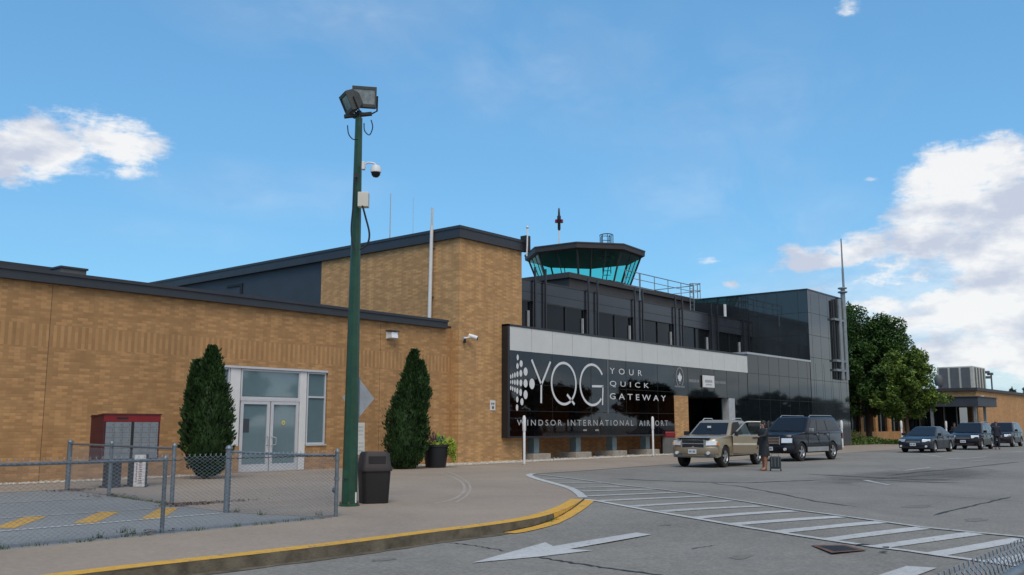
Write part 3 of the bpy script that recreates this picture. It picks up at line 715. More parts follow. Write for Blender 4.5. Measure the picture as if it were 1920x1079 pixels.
def cam_bullet():
    c = thing('security_camera', (28.3, YB, 5.12), 'white bullet security camera on a bracket high on the tall brick block', 'security camera')
    MB().box(28.17, 28.27, YB-0.06, YB, 4.98, 5.18).build('bracket', m['light_grey_metal'], c)
    MB().cyl((28.22,YB-0.05,5.1),(28.45,YB-0.28,5.16),0.035,0.035).build('arm', m['white_paint'], c)
    MB().cyl((28.38,YB-0.14,5.22),(28.60,YB-0.42,5.10),0.085,0.10,12).build('housing', m['white_paint'], c, smooth=True)
    MB().cyl((28.595,YB-0.414,5.10),(28.62,YB-0.446,5.09),0.085,0.07,12).build('lens', m['black'], c)
    MB().box(28.15,28.25,YB-0.12,YB-0.06,4.90,5.06).build('junction', m['black'], c)
cam_bullet()
s_ = thing('wall_notice', (30.05, YB, 2.25), 'small white notice on the brick wall left of the black glass sign', 'sign')
MB().box(29.90, 30.23, YB-0.02, YB-0.001, 2.16, 2.58).build('plate', m['white_paint'], s_)
b = MB()
for x, z in ((29.98,2.44),(30.10,2.44)): b.lathe((x+.02, YB-0.026, z), [(0.045,0),(0.045,0.004)], 10, 'y')
b.lathe((30.07,YB-0.026,2.28), [(0.07,0),(0.07,0.004)], 12, 'y'); b.build('symbol', m['grey_trim'], s_)

# mast against the block, antennas, roof corner camera
mp = thing('white_mast', (27.7, 27.55, 5.6), 'tall white pole standing on the low roof against the tall brick block', 'mast')
MB().cyl((27.72,27.55,5.6),(27.70,27.45,9.95),0.085,0.075,10).build('lower_tube', m['white_paint'], mp, smooth=True)
MB().cyl((27.70,27.45,9.95),(27.68,27.42,10.75),0.05,0.045,10).build('upper_tube', m['cream'], mp, smooth=True)
MB().box(27.66,27.93,27.48,27.56,9.0,9.06).build('bracket', m['galv'], mp); MB().box(27.68,27.93,27.5,27.58,6.9,6.96).build('bracket', m['galv'], mp)
def whip(x, y, z0, z1, r, label, mt='light_grey_metal'):
    a = thing('whip_antenna', (x,y,z0), label, 'antenna')
    MB().cyl((x,y,z0),(x,y,z0+0.5*(z1-z0)),r,r*0.8,6).build('lower_rod', m[mt], a); MB().cyl((x,y,z0+0.5*(z1-z0)),(x,y,z1),r*0.6,r*0.4,6).build('tip', m[mt], a)
whip(37.6, 40.8, 9.38, 15.48, 0.07, 'thin grey antenna on the roof just right of the lamp post')
whip(33.9, 35.0, 9.38, 13.6, 0.025, 'faint hair-thin antenna above the peak corner of the tall brick block')
rc = thing('roof_camera', (32.2, YB-0.1, 9.3), 'dark box and white arm camera at the right roof corner of the tall brick block', 'security camera')
MB().box(32.02,32.32,YB-0.30,YB+0.05,9.30,10.02).build('mount_box', m['black'], rc, bevel=0.01)
MB().tube([(32.0,YB-.33,9.05),(32.0,YB-.36,9.5),(32.02,YB-.36,10.0),(32.05,YB-.34,10.35)],0.035).build('arm', m['white_paint'], rc)
MB().sphere((32.05,YB-.34,10.38),0.07).build('camera_head', m['white_paint'], rc, smooth=True)

# ------------------------------------------------------------------ glass terminal block
B_ = thing('glass_terminal', (50, 30, 0), 'black glass and panel terminal block with a second storey and tall end bay', 'building')
def seams_h(q, x0, x1, y, zs, t=0.022): 
    for z in zs: q.box(x0, x1, y-0.006, y+0.004, z-t/2, z+t/2)
def seams_v(q, xs_, y, z0, z1, t=0.022):
    for x in xs_: q.box(x-t/2, x+t/2, y-0.0055, y+0.0045, z0, z1)
# lower front, right of the sign
MB().box(46.42, 53.95, YS+0.02, YS+0.3, 3.14, 4.75).build('entrance_header', m['glass_panel'], B_)
MB().box(44.86, 46.42, YS+0.02, YS+0.3, 3.14, 4.75).build('entrance_header', m['glass_panel'], B_)
MB().box(53.97, 63.98, YS, YS+0.3, -0.02, 5.93).build('glass_front', m['glass_panel'], B_)
MB().box(51.75, 53.10, YS+0.25, YS+0.5, -0.02, 3.14).build('entry_side_wall', m['window_dark'], B_) if False else None
q = MB(); seams_v(q, [53.96+1.57*k for k in range(1,11)], YS, 0, 5.9); seams_h(q, 54, 63.98, YS, [1.55, 3.15, 4.75]); q.build('panel_seams', m['seam'], B_)
q = MB(); seams_v(q, [46.45+1.57*k for k in range(0,5)], YS+0.02, 3.15, 4.75); q.build('panel_seams', m['seam'], B_)
MB().box(53.9, 64.0, YS-0.06, YF-0.1, 5.935, 6.06).build('ledge', m['light_grey_metal'], B_)
MB().box(30.8, 53.9, YS+0.02, YF-0.1, 5.80, 5.86).build('lower_roof', m['fascia'], B_)
# entrance recess
MB().box(32.05, 46.4, 27.8, 28.0, -0.05, 5.7).build('recessed_wall', m['brick_tall'], B_)
MB().box(44.86, 46.42, YS+0.02, 27.8, -0.05, 3.14).build('brick_pier', m['brick_tall'], B_)
MB().box(46.42, 54, 29.0, 29.2, -0.05, 3.6).build('entrance_doors', m['window_dark'], B_)
MB().box(46.42, 53.97, YS+0.3, 29.0, 3.15, 3.2).build('entry_ceiling', m['black'], B_)
for x in (47.9, 49.4, 50.9, 52.4):
    MB().box(x, x+0.07, 28.93, 29.0, 0, 3.1).build('door_mullion', m['dark_frame'], B_)
MB().box(51.35, 52.15, YS+0.03, YS+0.45, -0.02, 3.14).build('grey_column', m['light_grey_metal'], B_)
MB().box(52.15, 53.96, YS+0.08, YS+0.2, -0.02, 3.14).build('glass_sidelight', m['glass_panel'], B_)
MB().tube([(44.84,YS-0.02,2.2),(44.84,YS-0.08,1.5)],0.02).build('conduit', m['seam'], B_) if False else None
# columns that carry the screen, on concrete footings
for x in (33.15, 36.35, 39.45, 42.6):
    col = MB().box(x-0.19, x+0.19, YS+0.35, YS+0.73, 0.26, 5.6).build('column', m['steel_teal'], B_)
    MB().box(x-0.62, x+0.62, YS+0.02, YS+1.1, -0.02, 0.28).build('footing', m['concrete'], col, bevel=0.02)
# second storey
Z0, Z1_ = 5.9, 9.02
piers = [38.35+4.87*k for k in range(-1, 6)]
q = MB(); q.box(32.19, 63.9, YF, YF+0.25, 7.95, Z1_); q.box(32.19, 63.9, YF, YF+0.25, 5.9, 6.35)
for x in piers: q.box(max(32.19,x-0.47), min(63.9,x+0.47), YF, YF+0.25, 6.35, 7.95)
q.build('upper_wall', m['upper_panel'], B_)
q = MB(); seams_h(q, 32.2, 63.9, YF, [8.42, 7.97]); q.build('panel_seams', m['seam'], B_)
MB().box(32.19, 63.9, YF-0.03, YF+0.28, Z1_, Z1_+0.07).build('parapet_cap', m['dark_frame'], B_)
MB().box(32.19, 63.9, YF+0.25, 45, 8.7, 8.8).build('upper_roof', m['fascia'], B_)
for i, x in enumerate(piers[:-1]):
    x0, x1 = max(32.3, x+0.47), min(63.8, piers[i+1]-0.47)
    wf = MB().box(x0, x1, YF+0.10, YF+0.14, 6.36, 7.94).build('window', m['window_dark'], B_)
    nm = 1
    for k in range(1, nm+1):
        xx = x0 + (x1-x0)*k/(nm+1)
        MB().box(xx-0.03, xx+0.03, YF+0.03, YF+0.099, 6.36, 7.94).build('mullion', m['dark_frame'], wf)
    MB().box(x1-0.40, x1-0.33, YF-0.01, YF+0.098, 6.36, 7.45).build('light_mullion', m['light_grey_metal'], wf)
for x in piers[1:]:
    for dx in (-0.45, 0.45):
        MB().box(x+dx-0.05, x+dx+0.05, YF-0.16, YF-0.08, 5.95, 9.78).build('fin_post', m['dark_frame'], B_)
# end bay
b = MB(); b.box(64.0, 71.3, YS, YS+0.3, -0.02, 11.1); b.box(64.0, 64.3, YS+0.3, 40, 4.5, 11.1); b.box(71.0, 71.3, YS+0.3, 40, -0.02, 11.1); b.box(64.3, 71.0, 39.7, 40, -0.02, 11.1)
b.build('end_bay_wall', m['tower_panel'], B_)
MB().box(63.96, 71.34, YS-0.04, 40.04, 11.1, 11.2).build('end_bay_cap', m['dark_frame'], B_)
q = MB(); seams_v(q, [64.0+1.57*k+0.6 for k in range(0,5)], YS, 0, 11.0, 0.015); seams_h(q, 64.0, 71.3, YS, [1.55,3.15,4.7,6.3,7.9,9.5], 0.025)
for z in (7.9, 9.5): q.box(63.994, 64.004, YS, 40, z-0.012, z+0.012)
for k in range(9): q.box(63.9945, 64.0045, YS+0.7+1.57*k-0.01, YS+0.7+1.57*k+0.01, 5.0, 11.0)
q.box(63.97, 64.0, YS-0.02, YS, -0.02, 11.1)
q.build('panel_seams', m['seam'], B_)

# flues on the end bay and the tall mast above them
FL = thing('flue_pipes', (70.3, YS-0.3, 0), 'pair of tall grey flue pipes clamped to the right end of the black end bay', 'pipes')
for x in (69.55, 70.45):
    MB().cyl((x,YS-0.22,4.9),(x,YS-0.22,11.5 if x > 70 else 11.0),0.17,0.17,12).build('pipe', m['flue'], FL, smooth=True)
MB().cyl((68.6,YS-0.12,4.9),(68.6,YS-0.12,10.8),0.09,0.09,8).build('pipe', m['dark_frame'], FL, smooth=True)
for z in (5.5, 6.2, 9.3): MB().box(68.4, 70.75, YS-0.28, YS-0.005, z, z+0.16).build('clamp', m['flue'], FL)
MB().lathe((70.45,YS-0.22,11.5), [(0.12,0),(0.36,0.08),(0.36,0.16),(0.14,0.22),(0.14,0.32),(0.34,0.38),(0.34,0.46),(0.1,0.5)], 14).build('flue_cap', m['flue'], FL, smooth=True)
mm_ = thing('tall_mast', (71.0,YS-0.22,11.3), 'tall thin grey mast rising above the flue pipes of the end bay', 'mast')
MB().cyl((70.78,YS-0.2,9.0),(70.78,YS-0.2,13.5),0.10,0.09,8).build('lower_tube', m['flue'], mm_, smooth=True)
MB().cyl((70.78,YS-0.2,13.5),(70.78,YS-0.2,15.85),0.07,0.05,8).build('upper_tube', m['flue'], mm_, smooth=True)

# ------------------------------------------------------------------ sign screen
def txt(s, x0, x1, z0, z1, y, mt, parent, name='lettering', space=1.0, th=0.02):
    cu = bpy.data.curves.new('t', 'FONT'); cu.body = s; cu.space_character = space; cu.extrude = 0.0; cu.resolution_u = 3
    o = bpy.data.objects.new('t', cu); COL.objects.link(o)
    bpy.context.view_layer.update()
    me = bpy.data.meshes.new_from_object(o.evaluated_get(bpy.context.evaluated_depsgraph_get()))
    bpy.data.objects.remove(o); bpy.data.curves.remove(cu)
    vx = [v.co.x for v in me.vertices]; vy = [v.co.y for v in me.vertices]
    ax, bx_, ay, by = min(vx), max(vx), min(vy), max(vy)
    q = MB(); q.add([(x0+(v.co.x-ax)/(bx_-ax)*(x1-x0), y, z0+(v.co.y-ay)/(by-ay)*(z1-z0)) for v in me.vertices], [tuple(p.vertices) for p in me.polygons])
    bpy.data.meshes.remove(me)
    return q.build(name, m[mt], parent)
SG = thing('terminal_sign', (37.8, YS, 1.03), 'huge black glass sign screen lettered YQG YOUR QUICK GATEWAY below a pale panel band', 'sign')
gp = MB().box(30.80, 44.83, YS, YS+0.02, 1.06, 4.75).build('glass_screen', m['screen_glass'], SG)
b = MB(); b.box(30.66, 30.80, YS-0.05, YS+0.34, 1.0, 5.88); b.box(30.80, 44.86, YS-0.02, YS+0.2, 0.98, 1.06); b.build('frame', m['dark_frame'], SG)
MB().box(30.80, 53.95, YS-0.004, YS+0.015, 4.752, 5.80).build('band_backing', m['grey_trim'], SG)
for k in range(15): MB().box(30.80+1.543*k+0.012, 30.80+1.543*(k+1)-0.012, YS-0.03, YS-0.0045, 4.756, 5.795).build('band_panel', m['white_panel'], SG)
MB().box(30.66, 53.97, YS-0.05, YS+0.3, 5.80, 5.885).build('band_cap', m['dark_frame'], SG)
q = MB(); seams_v(q, [30.80+1.543*k*2 for k in range(1,5)], YS, 1.06, 4.74, 0.02); seams_h(q, 30.8, 44.8, YS, [2.15, 3.32], 0.02); q.build('screen_seams', m['seam'], SG)
YL = YS-0.012
def S(px, py): return PY(px, py, YS)
def stroke(q, a, c, wd):
    a = Vector(a); c = Vector(c); d = (c-a).normalized(); nn = Vector((-d.y, d.x))*wd/2
    P = [a+nn, a-nn, c-nn, c+nn]; q.add([(p.x, YL, p.y) for p in P], [(0,1,2,3)])
def ell(q, c, rx, rz, n=20): q.add([(c[0]+rx*math.cos(2*math.pi*k/n), YL, c[1]+rz*math.sin(2*math.pi*k/n)) for k in range(n)], [tuple(range(n))])
def arc(q, c, rx, rz, a0, a1, wd, n=44):
    V = []
    for k in range(n+1):
        a = R(a0+(a1-a0)*k/n); V += [(c[0]+(rx-wd/2)*math.cos(a), YL, c[1]+(rz-wd/2)*math.sin(a)), (c[0]+(rx+wd/2)*math.cos(a), YL, c[1]+(rz+wd/2)*math.sin(a))]
    q.add(V, [(2*k,2*k+1,2*k+3,2*k+2) for k in range(n)])
c8 = lambda x, y: S(930+x/3.853, 600+y/3.853)
sw = 0.115
q = MB(); stroke(q, c8(256,288), c8(327,468), sw); stroke(q, c8(392,303), c8(327,468), sw); stroke(q, c8(326,462), c8(325,602), sw); q.build('letter_y', m['lettering'], gp)
def rad(cx, cy, rx, ry):
    c = c8(cx, cy); a = c8(cx+rx, cy); d = c8(cx-rx, cy); t = c8(cx, cy-ry); u = c8(cx, cy+ry)
    return ((a[0]+d[0])/2, (t[1]+u[1])/2), (a[0]-d[0])/2, (t[1]-u[1])/2
q = MB(); c, rx, rz = rad(488, 461, 88, 149); arc(q, c, rx, rz, 0, 360, sw); stroke(q, c8(512,540), c8(566,612), sw*1.05); q.build('letter_q', m['lettering'], gp)
q = MB(); c, rx, rz = rad(693, 470, 86, 146); arc(q, c, rx, rz, 32, 318, sw); stroke(q, c8(692,480), c8(774,481), sw*0.9); stroke(q, c8(771,478), c8(768,616), sw*0.9); q.build('letter_g', m['lettering'], gp)
q = MB(); stroke(q, c8(806,292), c8(808,677), 0.05); q.build('divider_line', m['lettering_dim'], gp)
def line_txt(s, xa, xb, yt_l, yb_l, yt_r, yb_r, sp, mt='lettering'):
    a, b2, c_, d_ = c8(xa, yt_l), c8(xa, yb_l), c8(xb, yt_r), c8(xb, yb_r)
    txt(s, a[0], c_[0], (b2[1]+d_[1])/2, (a[1]+c_[1])/2, YL, mt, gp, space=sp)
line_txt('YOUR', 820, 1053, 348, 388, 364, 408, 1.9); line_txt('QUICK', 820, 1102, 443, 486, 455, 500, 1.75); line_txt('GATEWAY', 820, 1225, 531, 574, 546, 588, 1.6)
line_txt('WINDSOR', 150, 474, 722, 764, 723, 765, 1.45, 'lettering_soft'); line_txt('INTERNATIONAL', 516, 990, 723, 765, 725, 766, 1.45, 'lettering_soft'); line_txt('AIRPORT', 1032, 1240, 726, 766, 728, 767, 1.4, 'lettering_soft')
q = MB()
for x, y, a_, h_ in [(272,140,18,50),(330,245,26,58),(268,285,20,50),(405,380,34,70),(325,408,24,58),(268,422,18,50),(225,437,14,46),(188,450,12,42),(155,463,12,38),(513,585,45,90),(405,578,34,70),(325,570,24,58),(268,562,18,52),(225,560,14,44),(188,556,12,38),(155,555,10,32),(405,768,34,75),(322,730,22,60),(265,705,18,50),(225,685,13,42),(188,668,12,38),(155,655,12,36),(343,888,26,60),(265,848,20,52),(262,985,20,55)]:
    f = lambda X, Y_: S(940+X/8.99, 655+Y_/8.99)
    p0, p1, p2, p3 = f(x-a_, y), f(x+a_, y), f(x, y-h_), f(x, y+h_)
    ell(q, ((p0[0]+p1[0])/2, (p2[1]+p3[1])/2), abs(p1[0]-p0[0])/2, abs(p2[1]-p3[1])/2, 16)
q.build('dot_emblem', m['lettering'], gp)
q = MB()
for xx in (642, 728): p = c8(xx, 796); q.add([(p[0]-.15,YL,p[1]-.05),(p[0]+.15,YL,p[1]-.05),(p[0]+.15,YL,p[1]+.03),(p[0]-.15,YL,p[1]+.03)],[(0,1,2,3)])
q.build('small_caption', m['lettering_dim'], gp)
# carrier signs over the entrance
c1_ = lambda x, y: PY(1255+x/15.42, 685+y/15.42, YS)
YL = YS+0.008
a1 = thing('airline_emblem', (46.2, YS, 3.5), 'round maple leaf emblem on the dark glass above the brick pier', 'sign')
c = c1_(305, 350); q = MB(); rr = 0.55
arc(q, c, 0.40, 0.52, -60, 240, 0.07, 40); q.build('ring', m['lettering_dim'], a1)
leafp = [(0,1),(.18,.62),(.40,.72),(.34,.30),(.62,.50),(.70,.30),(.98,.34),(.84,.05),(.95,-.06),(.45,-.42),(.50,-.60),(.07,-.52),(.07,-.98),(-.07,-.98),(-.07,-.52),(-.50,-.60),(-.45,-.42),(-.95,-.06),(-.84,.05),(-.98,.34),(-.70,.30),(-.62,.50),(-.34,.30),(-.40,.72),(-.18,.62)]
tr = tessellate_polygon([[Vector((x,y,0)) for x,y in leafp]])
q = MB(); q.add([(c[0]+x*0.25, YL, c[1]-0.03+z*0.34) for x,z in leafp], [tuple(t) for t in tr]); q.build('leaf', m['lettering'], a1)
def minor(x0, x1, yl, yr, th_, nm, label, segs):
    p0 = c1_(x0, yl); p1 = c1_(x1, yr); o = thing('small_lettering', ((p0[0]+p1[0])/2, YS, p0[1]), label, 'sign')
    q = MB(); wv = (p1[0]-p0[0]); zc = (p0[1]+p1[1])/2; rnd = random.Random(nm)
    x = p0[0]
    while x < p1[0]-0.05:
        w_ = rnd.uniform(0.05, 0.12)
        q.add([(x,YL,zc-th_/2),(x+w_,YL,zc-th_/2),(x+w_,YL,zc+th_/2),(x,YL,zc+th_/2)], [(0,1,2,3)]); x += w_+0.035
    q.build('letters', m['lettering_dim'], o)
minor(160, 440, 612, 628, 0.10, 3, 'illegible small pale caption under the round emblem on the dark glass', 1)
minor(565, 870, 440, 470, 0.16, 5, 'pale strip of lettering between the round emblem and the white square plate', 1)
minor(1330, 1640, 490, 515, 0.16, 6, 'pale strip of lettering right of the white square plate', 1)
wb = thing('white_sign_plate', (49, YS, 3.3), 'white square sign plate hanging on the dark glass above the entrance', 'sign')
p0 = c1_(945, 640); p1 = c1_(1255, 320)
MB().box(p0[0], p1[0], YS-0.10, YS-0.03, p0[1], p1[1]).build('plate', m['white_paint'], wb, bevel=0.01)
MB().box(p0[0]+0.2, p1[0]-0.2, YS-0.03, YS+0.02, p0[1]+0.2, p1[1]-0.2).build('mount', m['grey_trim'], wb)
q = MB(); zc = (p0[1]+p1[1])/2
for k in range(9): q.box(p0[0]+0.2+k*0.1, p0[0]+0.27+k*0.1, YS-0.104, YS-0.1005, zc-0.06, zc+0.09)
for k in range(7): q.box(p0[0]+0.3+k*0.1, p0[0]+0.36+k*0.1, YS-0.104, YS-0.1005, zc-0.22, zc-0.14)
q.build('letters', m['lettering_dim'], wb)

# ------------------------------------------------------------------ control tower and penthouse
PH = thing('rooftop_penthouse', (53, 36, 8.8), 'dark low penthouse with railed walkway behind the terminal parapet', 'building')
MB().box(45.5, 60.7, 33.2, 40, 8.8, 10.45).build('wall', m['tower_brown'], PH)
MB().box(45.2, 60.9, 33.0, 40.2, 10.45, 10.78).build('roof_edge', m['tower_roof'], PH)
q = MB(); q.box(45.5, 60.7, 33.15, 33.2, 9.7, 9.78); q.box(45.5,60.7,33.15,33.2,9.25,9.3); q.build('cladding_joints', m['seam'], PH)
RL = thing('roof_railing', (56.5, 33.1, 10.78), 'thin grey pipe railing along the walkway right of the control tower', 'railing')
q = MB(); q.tube([(51.6,33.05,11.72),(60.8,33.05,11.72)],0.03); q.tube([(60.8,33.05,11.72),(60.8,40,11.72)],0.03); q.build('top_rail', m['flue'], RL)
q = MB(); q.tube([(51.6,33.05,11.27),(60.8,33.05,11.27)],0.022); q.tube([(60.8,33.05,11.27),(60.8,40,11.27)],0.022); q.build('mid_rail', m['flue'], RL)
for x in [51.6+1.84*k for k in range(6)]: MB().tube([(x,33.05,10.78),(x,33.05,11.74)],0.03).build('post', m['flue'], RL)
def ladder(x, y, z0, z1, label, hoops):
    o = thing('caged_ladder', (x,y,z0), label, 'ladder')
    q = MB()
    for d in (-0.28, 0.28): q.tube([(x+d,y,z0),(x+d,y,z1)],0.035)
    q.build('side_rails', m['flue'], o)
    q = MB(); z = z0
    while z < z1: q.tube([(x-0.28,y,z),(x+0.28,y,z)],0.018); z += 0.3
    q.build('rungs', m['flue'], o)
    q = MB()
    for z in hoops: q.tube([(x+0.38*math.cos(a), y-0.05-0.62*max(0,math.sin(a)), z) for a in [math.pi*k/8 for k in range(9)]],0.03)
    for k in (1,2.5,4,5.5,7): a = math.pi*k/8; q.tube([(x+0.38*math.cos(a), y-0.05-0.62*math.sin(a), hoops[0]),(x+0.38*math.cos(a), y-0.05-0.62*math.sin(a), hoops[-1])],0.024)
    q.build('cage', m['flue'], o)
ladder(60.1, 32.8, 9.0, 11.75, 'caged ladder at the right end of the rooftop railing', [10.6, 11.2, 11.72])
tag(MB().box(59.4,59.6,29.85,29.95,9.09,9.95).build('white_marker', m['white_paint']), 'small white pipe stub on the parapet below the caged ladder', 'pipe')

cxT, cyT = 49.22, 34.70
CT = thing('control_tower', (cxT, cyT, 8.8), 'octagonal airport control tower cab with outward sloping teal glass', 'tower')
def octo(r, z, rot=22.5+6): return [(cxT+r*math.cos(R(rot+45*k)), cyT+r*math.sin(R(rot+45*k)), z) for k in range(8)]
def octo_band(q, r0, z0, r1, z1, rot=28.5):
    A_, C_ = octo(r0, z0, rot), octo(r1, z1, rot); q.add(A_+C_, [(k,(k+1)%8,8+(k+1)%8,8+k) for k in range(8)])
def octo_solid(r0, z0, r1, z1):
    q = MB(); A_, C_ = octo(r0, z0), octo(r1, z1); q.add(A_+C_, [(k,(k+1)%8,8+(k+1)%8,8+k) for k in range(8)] + [tuple(range(7,-1,-1)), tuple(range(8,16))]); return q
octo_solid(3.0, 8.8, 3.0, 10.1).build('base_wall', m['tower_brown'], CT)
octo_solid(3.3, 10.1, 3.3, 10.42).build('base_rim', m['tower_brown'], CT)
b0, t0 = octo(2.95, 10.42), octo(3.68, 12.30)
for k in range(8):
    a, c, d, e = Vector(b0[k]), Vector(b0[(k+1)%8]), Vector(t0[(k+1)%8]), Vector(t0[k])
    g = MB().add([a,c,d,e], [(0,1,2,3)]).build('window', m['cab_glass'], CT, fix=False)
    MB().tube([a, e], 0.06, 4).build('corner_mullion', m['tower_roof'], CT)
    for t in (1/3, 2/3) if k % 2 == 0 else (0.5,): MB().tube([a.lerp(c,t), e.lerp(d,t)], 0.03, 4).build('mullion', m['tower_roof'], g)
octo_solid(2.6, 10.43, 2.6, 10.6).build('console', m['black_matte'], CT)
octo_solid(3.66, 12.30, 3.66, 12.34).build('ceiling', m['ceiling'], CT)
octo_solid(3.78, 12.28, 3.93, 12.36).build('roof_soffit', m['tower_roof'], CT)
octo_solid(3.95, 12.36, 3.97, 12.66).build('roof', m['tower_roof'], CT)
octo_solid(4.0, 12.64, 4.0, 12.72).build('roof_edge', m['fascia'], CT)
# figures of the lights on the cab roof
bc = thing('tower_beacon', (47.4, 35.0, 12.85), 'red and dark beacon mast on the control tower roof', 'beacon')
bx0, by0 = 47.3, 35.3
MB().tube([(bx0,by0,12.68),(bx0,by0,14.0)],0.05).build('mast', m['white_paint'], bc); MB().tube([(bx0,by0,12.68),(bx0,by0,13.1)],0.07).build('mast_foot', m['flue'], bc)
MB().lathe((bx0,by0,14.0), [(0.05,0),(0.10,0.1),(0.10,0.5),(0.13,0.55),(0.13,0.95),(0.08,1.0),(0.06,1.45),(0.02,1.5)], 10).build('lamp_body', m['dark_frame'], bc, smooth=True)
for sx in (-1, 1): MB().obox((bx0+sx*0.17*RH[0], by0+sx*0.17*RH[1], 14.62), (0.075,0,0), (0,0.075,0), (0,0,0.12)).build('red_lamp', m['red'], bc, bevel=0.03)
# hooped ladder up the cab
def cab_ladder():
    o = thing('cab_ladder', (0, 0, 0), 'dark hooped ladder climbing over the control tower roof edge', 'ladder')
    base = Vector((48.35, 32.35, 0)); rt = Vector((RH[0], RH[1], 0))
    q = MB()
    for d in (-0.25, 0.25):
        p = base + rt*d; q.tube([(p.x,p.y,11.0),(p.x,p.y,13.35),(p.x+0.1*FH[0],p.y+0.1*FH[1],13.5),(p.x+0.8*FH[0],p.y+0.8*FH[1],13.5),(p.x+.9*FH[0],p.y+.9*FH[1],12.7)],0.03)
    q.build('side_rails', m['dark_frame'], o)
    q = MB()
    for k in range(10): q.tube([base-rt*0.25+Vector((0,0,10.9+0.28*k)), base+rt*0.25+Vector((0,0,10.9+0.28*k))],0.02)
    q.build('rungs', m['dark_frame'], o)
    q = MB(); rt2 = rt; fw2 = Vector((-FH[0], -FH[1], 0))
    def hp(z): return [base + Vector((0,0,z)) + rt2*0.42*math.cos(a) + fw2*0.6*math.sin(a) for a in [math.pi*k/8 for k in range(9)]]
    for z in (12.0, 12.8, 13.45): q.tube(hp(z), 0.03)
    for k in (0.5, 2, 4, 6, 7.5):
        a = math.pi*k/8; p = base + rt2*0.42*math.cos(a) + fw2*0.6*math.sin(a); q.tube([p+Vector((0,0,12.0)), p+Vector((0,0,13.45))], 0.022)
    q.build('cage', m['dark_frame'], o)
    return o
CLd = cab_ladder()
for o in (CT, bc, CLd):                 # the cab stands well back from the parapet
    k_ = 1.13; o.location = (o.location.x*k_, o.location.y*k_, EYE+(o.location.z-EYE)*k_); o.scale = (k_, k_, k_)
MB().lathe((0,0,-0.95), [(2.75,0),(2.75,0.96)], 8).build('pedestal', m['tower_brown'], CT, local=True)
hg = thing('rooftop_handrail', (47.5,31.5,10.3), 'pale pipe rail in front of the control tower base', 'railing')
MB().tube([(47.2,30.3,9.95),(50.6,30.3,9.95)],0.03).build('rail', m['flue'], hg); MB().tube([(48.9,30.3,9.05),(48.9,30.3,10.9)],0.04).build('post', m['steel_teal'], hg)

# ------------------------------------------------------------------ buildings beyond, right
CW = thing('glazed_link', (85, 30, 0), 'low dark glazed link wing with brick piers behind the trees', 'building')
MB().box(71.3, 104, 31, 40, -0.02, 4.6).build('wall', m['window_dark'], CW)
MB().box(71.3, 104.2, 30.7, 40, 4.6, 5.1).build('roof_edge', m['tower_roof'], CW)
for x in (73, 76.8, 80.5, 84, 88, 92, 96, 100):
    MB().box(x, x+0.7, 30.8, 31, -0.02, 4.6).build('brick_pier', m['brick_far'], CW)
MB().box(71.3, 104, 30.75, 30.998, -0.02, 0.9).build('brick_sill', m['brick_far'], CW)
for x in (74.6, 78.4, 82.1, 86, 90, 94, 98): MB().box(x, x+0.08, 30.93, 31, 0.9, 4.6).build('mullion', m['flue'], CW)
FB = thing('far_brick_building', (125, 32, 0), 'flat roofed orange brick building at the right edge', 'building')
b = MB(); b.box(106.5, 190, 25.1, 25.4, -0.05, 5.1); b.box(106.5, 106.8, 25.4, 45, -0.05, 5.1); b.build('wall', m['brick_far'], FB)
MB().box(106.2, 190, 24.9, 45.2, 5.1, 5.42).build('roof_edge', m['tower_roof'], FB)
MB().box(106.45, 106.5, 29, 40, 0, 3.6).build('window_band', m['window_dark'], FB)
CN = thing('entrance_canopy', (103, 26, 0), 'dark flat entrance canopy with glazed lobby in front of the orange brick building', 'canopy')
b = MB(); b.box(98.9, 106.4, 23.2, 31, 3.35, 4.25); b.build('roof', m['slate_clad'], CN)
MB().box(98.8, 106.42, 23.1, 31.05, 4.25, 4.33).build('roof_edge', m['far_panel'], CN)
MB().box(101.5, 106.3, 25.6, 30.8, 0, 3.35).build('lobby_glass', m['glass_panel'], CN)
for x, y in ((99.2,23.5),(99.2,27.5),(103,23.5)): MB().box(x, x+0.25, y, y+0.25, 0, 3.35).build('column', m['flue'], CN)
for k in range(4): MB().box(101.42, 101.5, 25.8+1.2*k, 25.9+1.2*k, 0, 3.35).build('mullion', m['flue'], CN)
AC = thing('rooftop_cooling_unit', (113, 28.2, 5.3), 'large pale ribbed air conditioning unit on the orange brick building roof', 'rooftop unit')
b = MB(); b.box(111.5, 116.8, 26.4, 30.2, 5.3, 8.0); b.build('body', m['ac_light'], AC, bevel=0.08)
for k in range(3): MB().box(111.42, 111.5, 26.75+1.15*k, 27.65+1.15*k, 5.6, 7.85).build('louvre_panel', m['ac_dark'], AC)
for k in range(4): MB().box(112.0+1.2*k, 112.35+1.2*k, 26.33, 26.4, 5.6, 7.85).build('louvre_panel', m['ac_dark'], AC)
MB().lathe((116.9,28.3,6.6), [(1.3,-1.3),(1.65,-0.6),(1.65,0.6),(1.2,1.2)], 16).build('fan_cowl', m['ac_light'], AC, smooth=True)
MB().lathe((111.55,30.05,6.5), [(0.4,-0.6),(0.5,-0.3),(0.5,0.3),(0.3,0.6)], 12).build('fan_cowl', m['ac_dark'], AC, smooth=True)
FP = thing('far_floodlight_pole', (120.8, 26.7, 5.3), 'small distant floodlight pole on the orange brick building roof', 'floodlight')
MB().tube([(120.8,26.7,5.3),(120.8,26.7,7.6)],0.09).build('pole', m['grey_trim'], FP)
for dx, z in ((-0.5,7.7),(-0.1,7.5),(-0.35,7.1)): MB().obox((120.8+dx*RH[0],26.7+dx*RH[1],z),(0.28,0,0),(0,0.28,0),(0,0,0.14)).build('lamp_head', m['grey_trim'], FP)
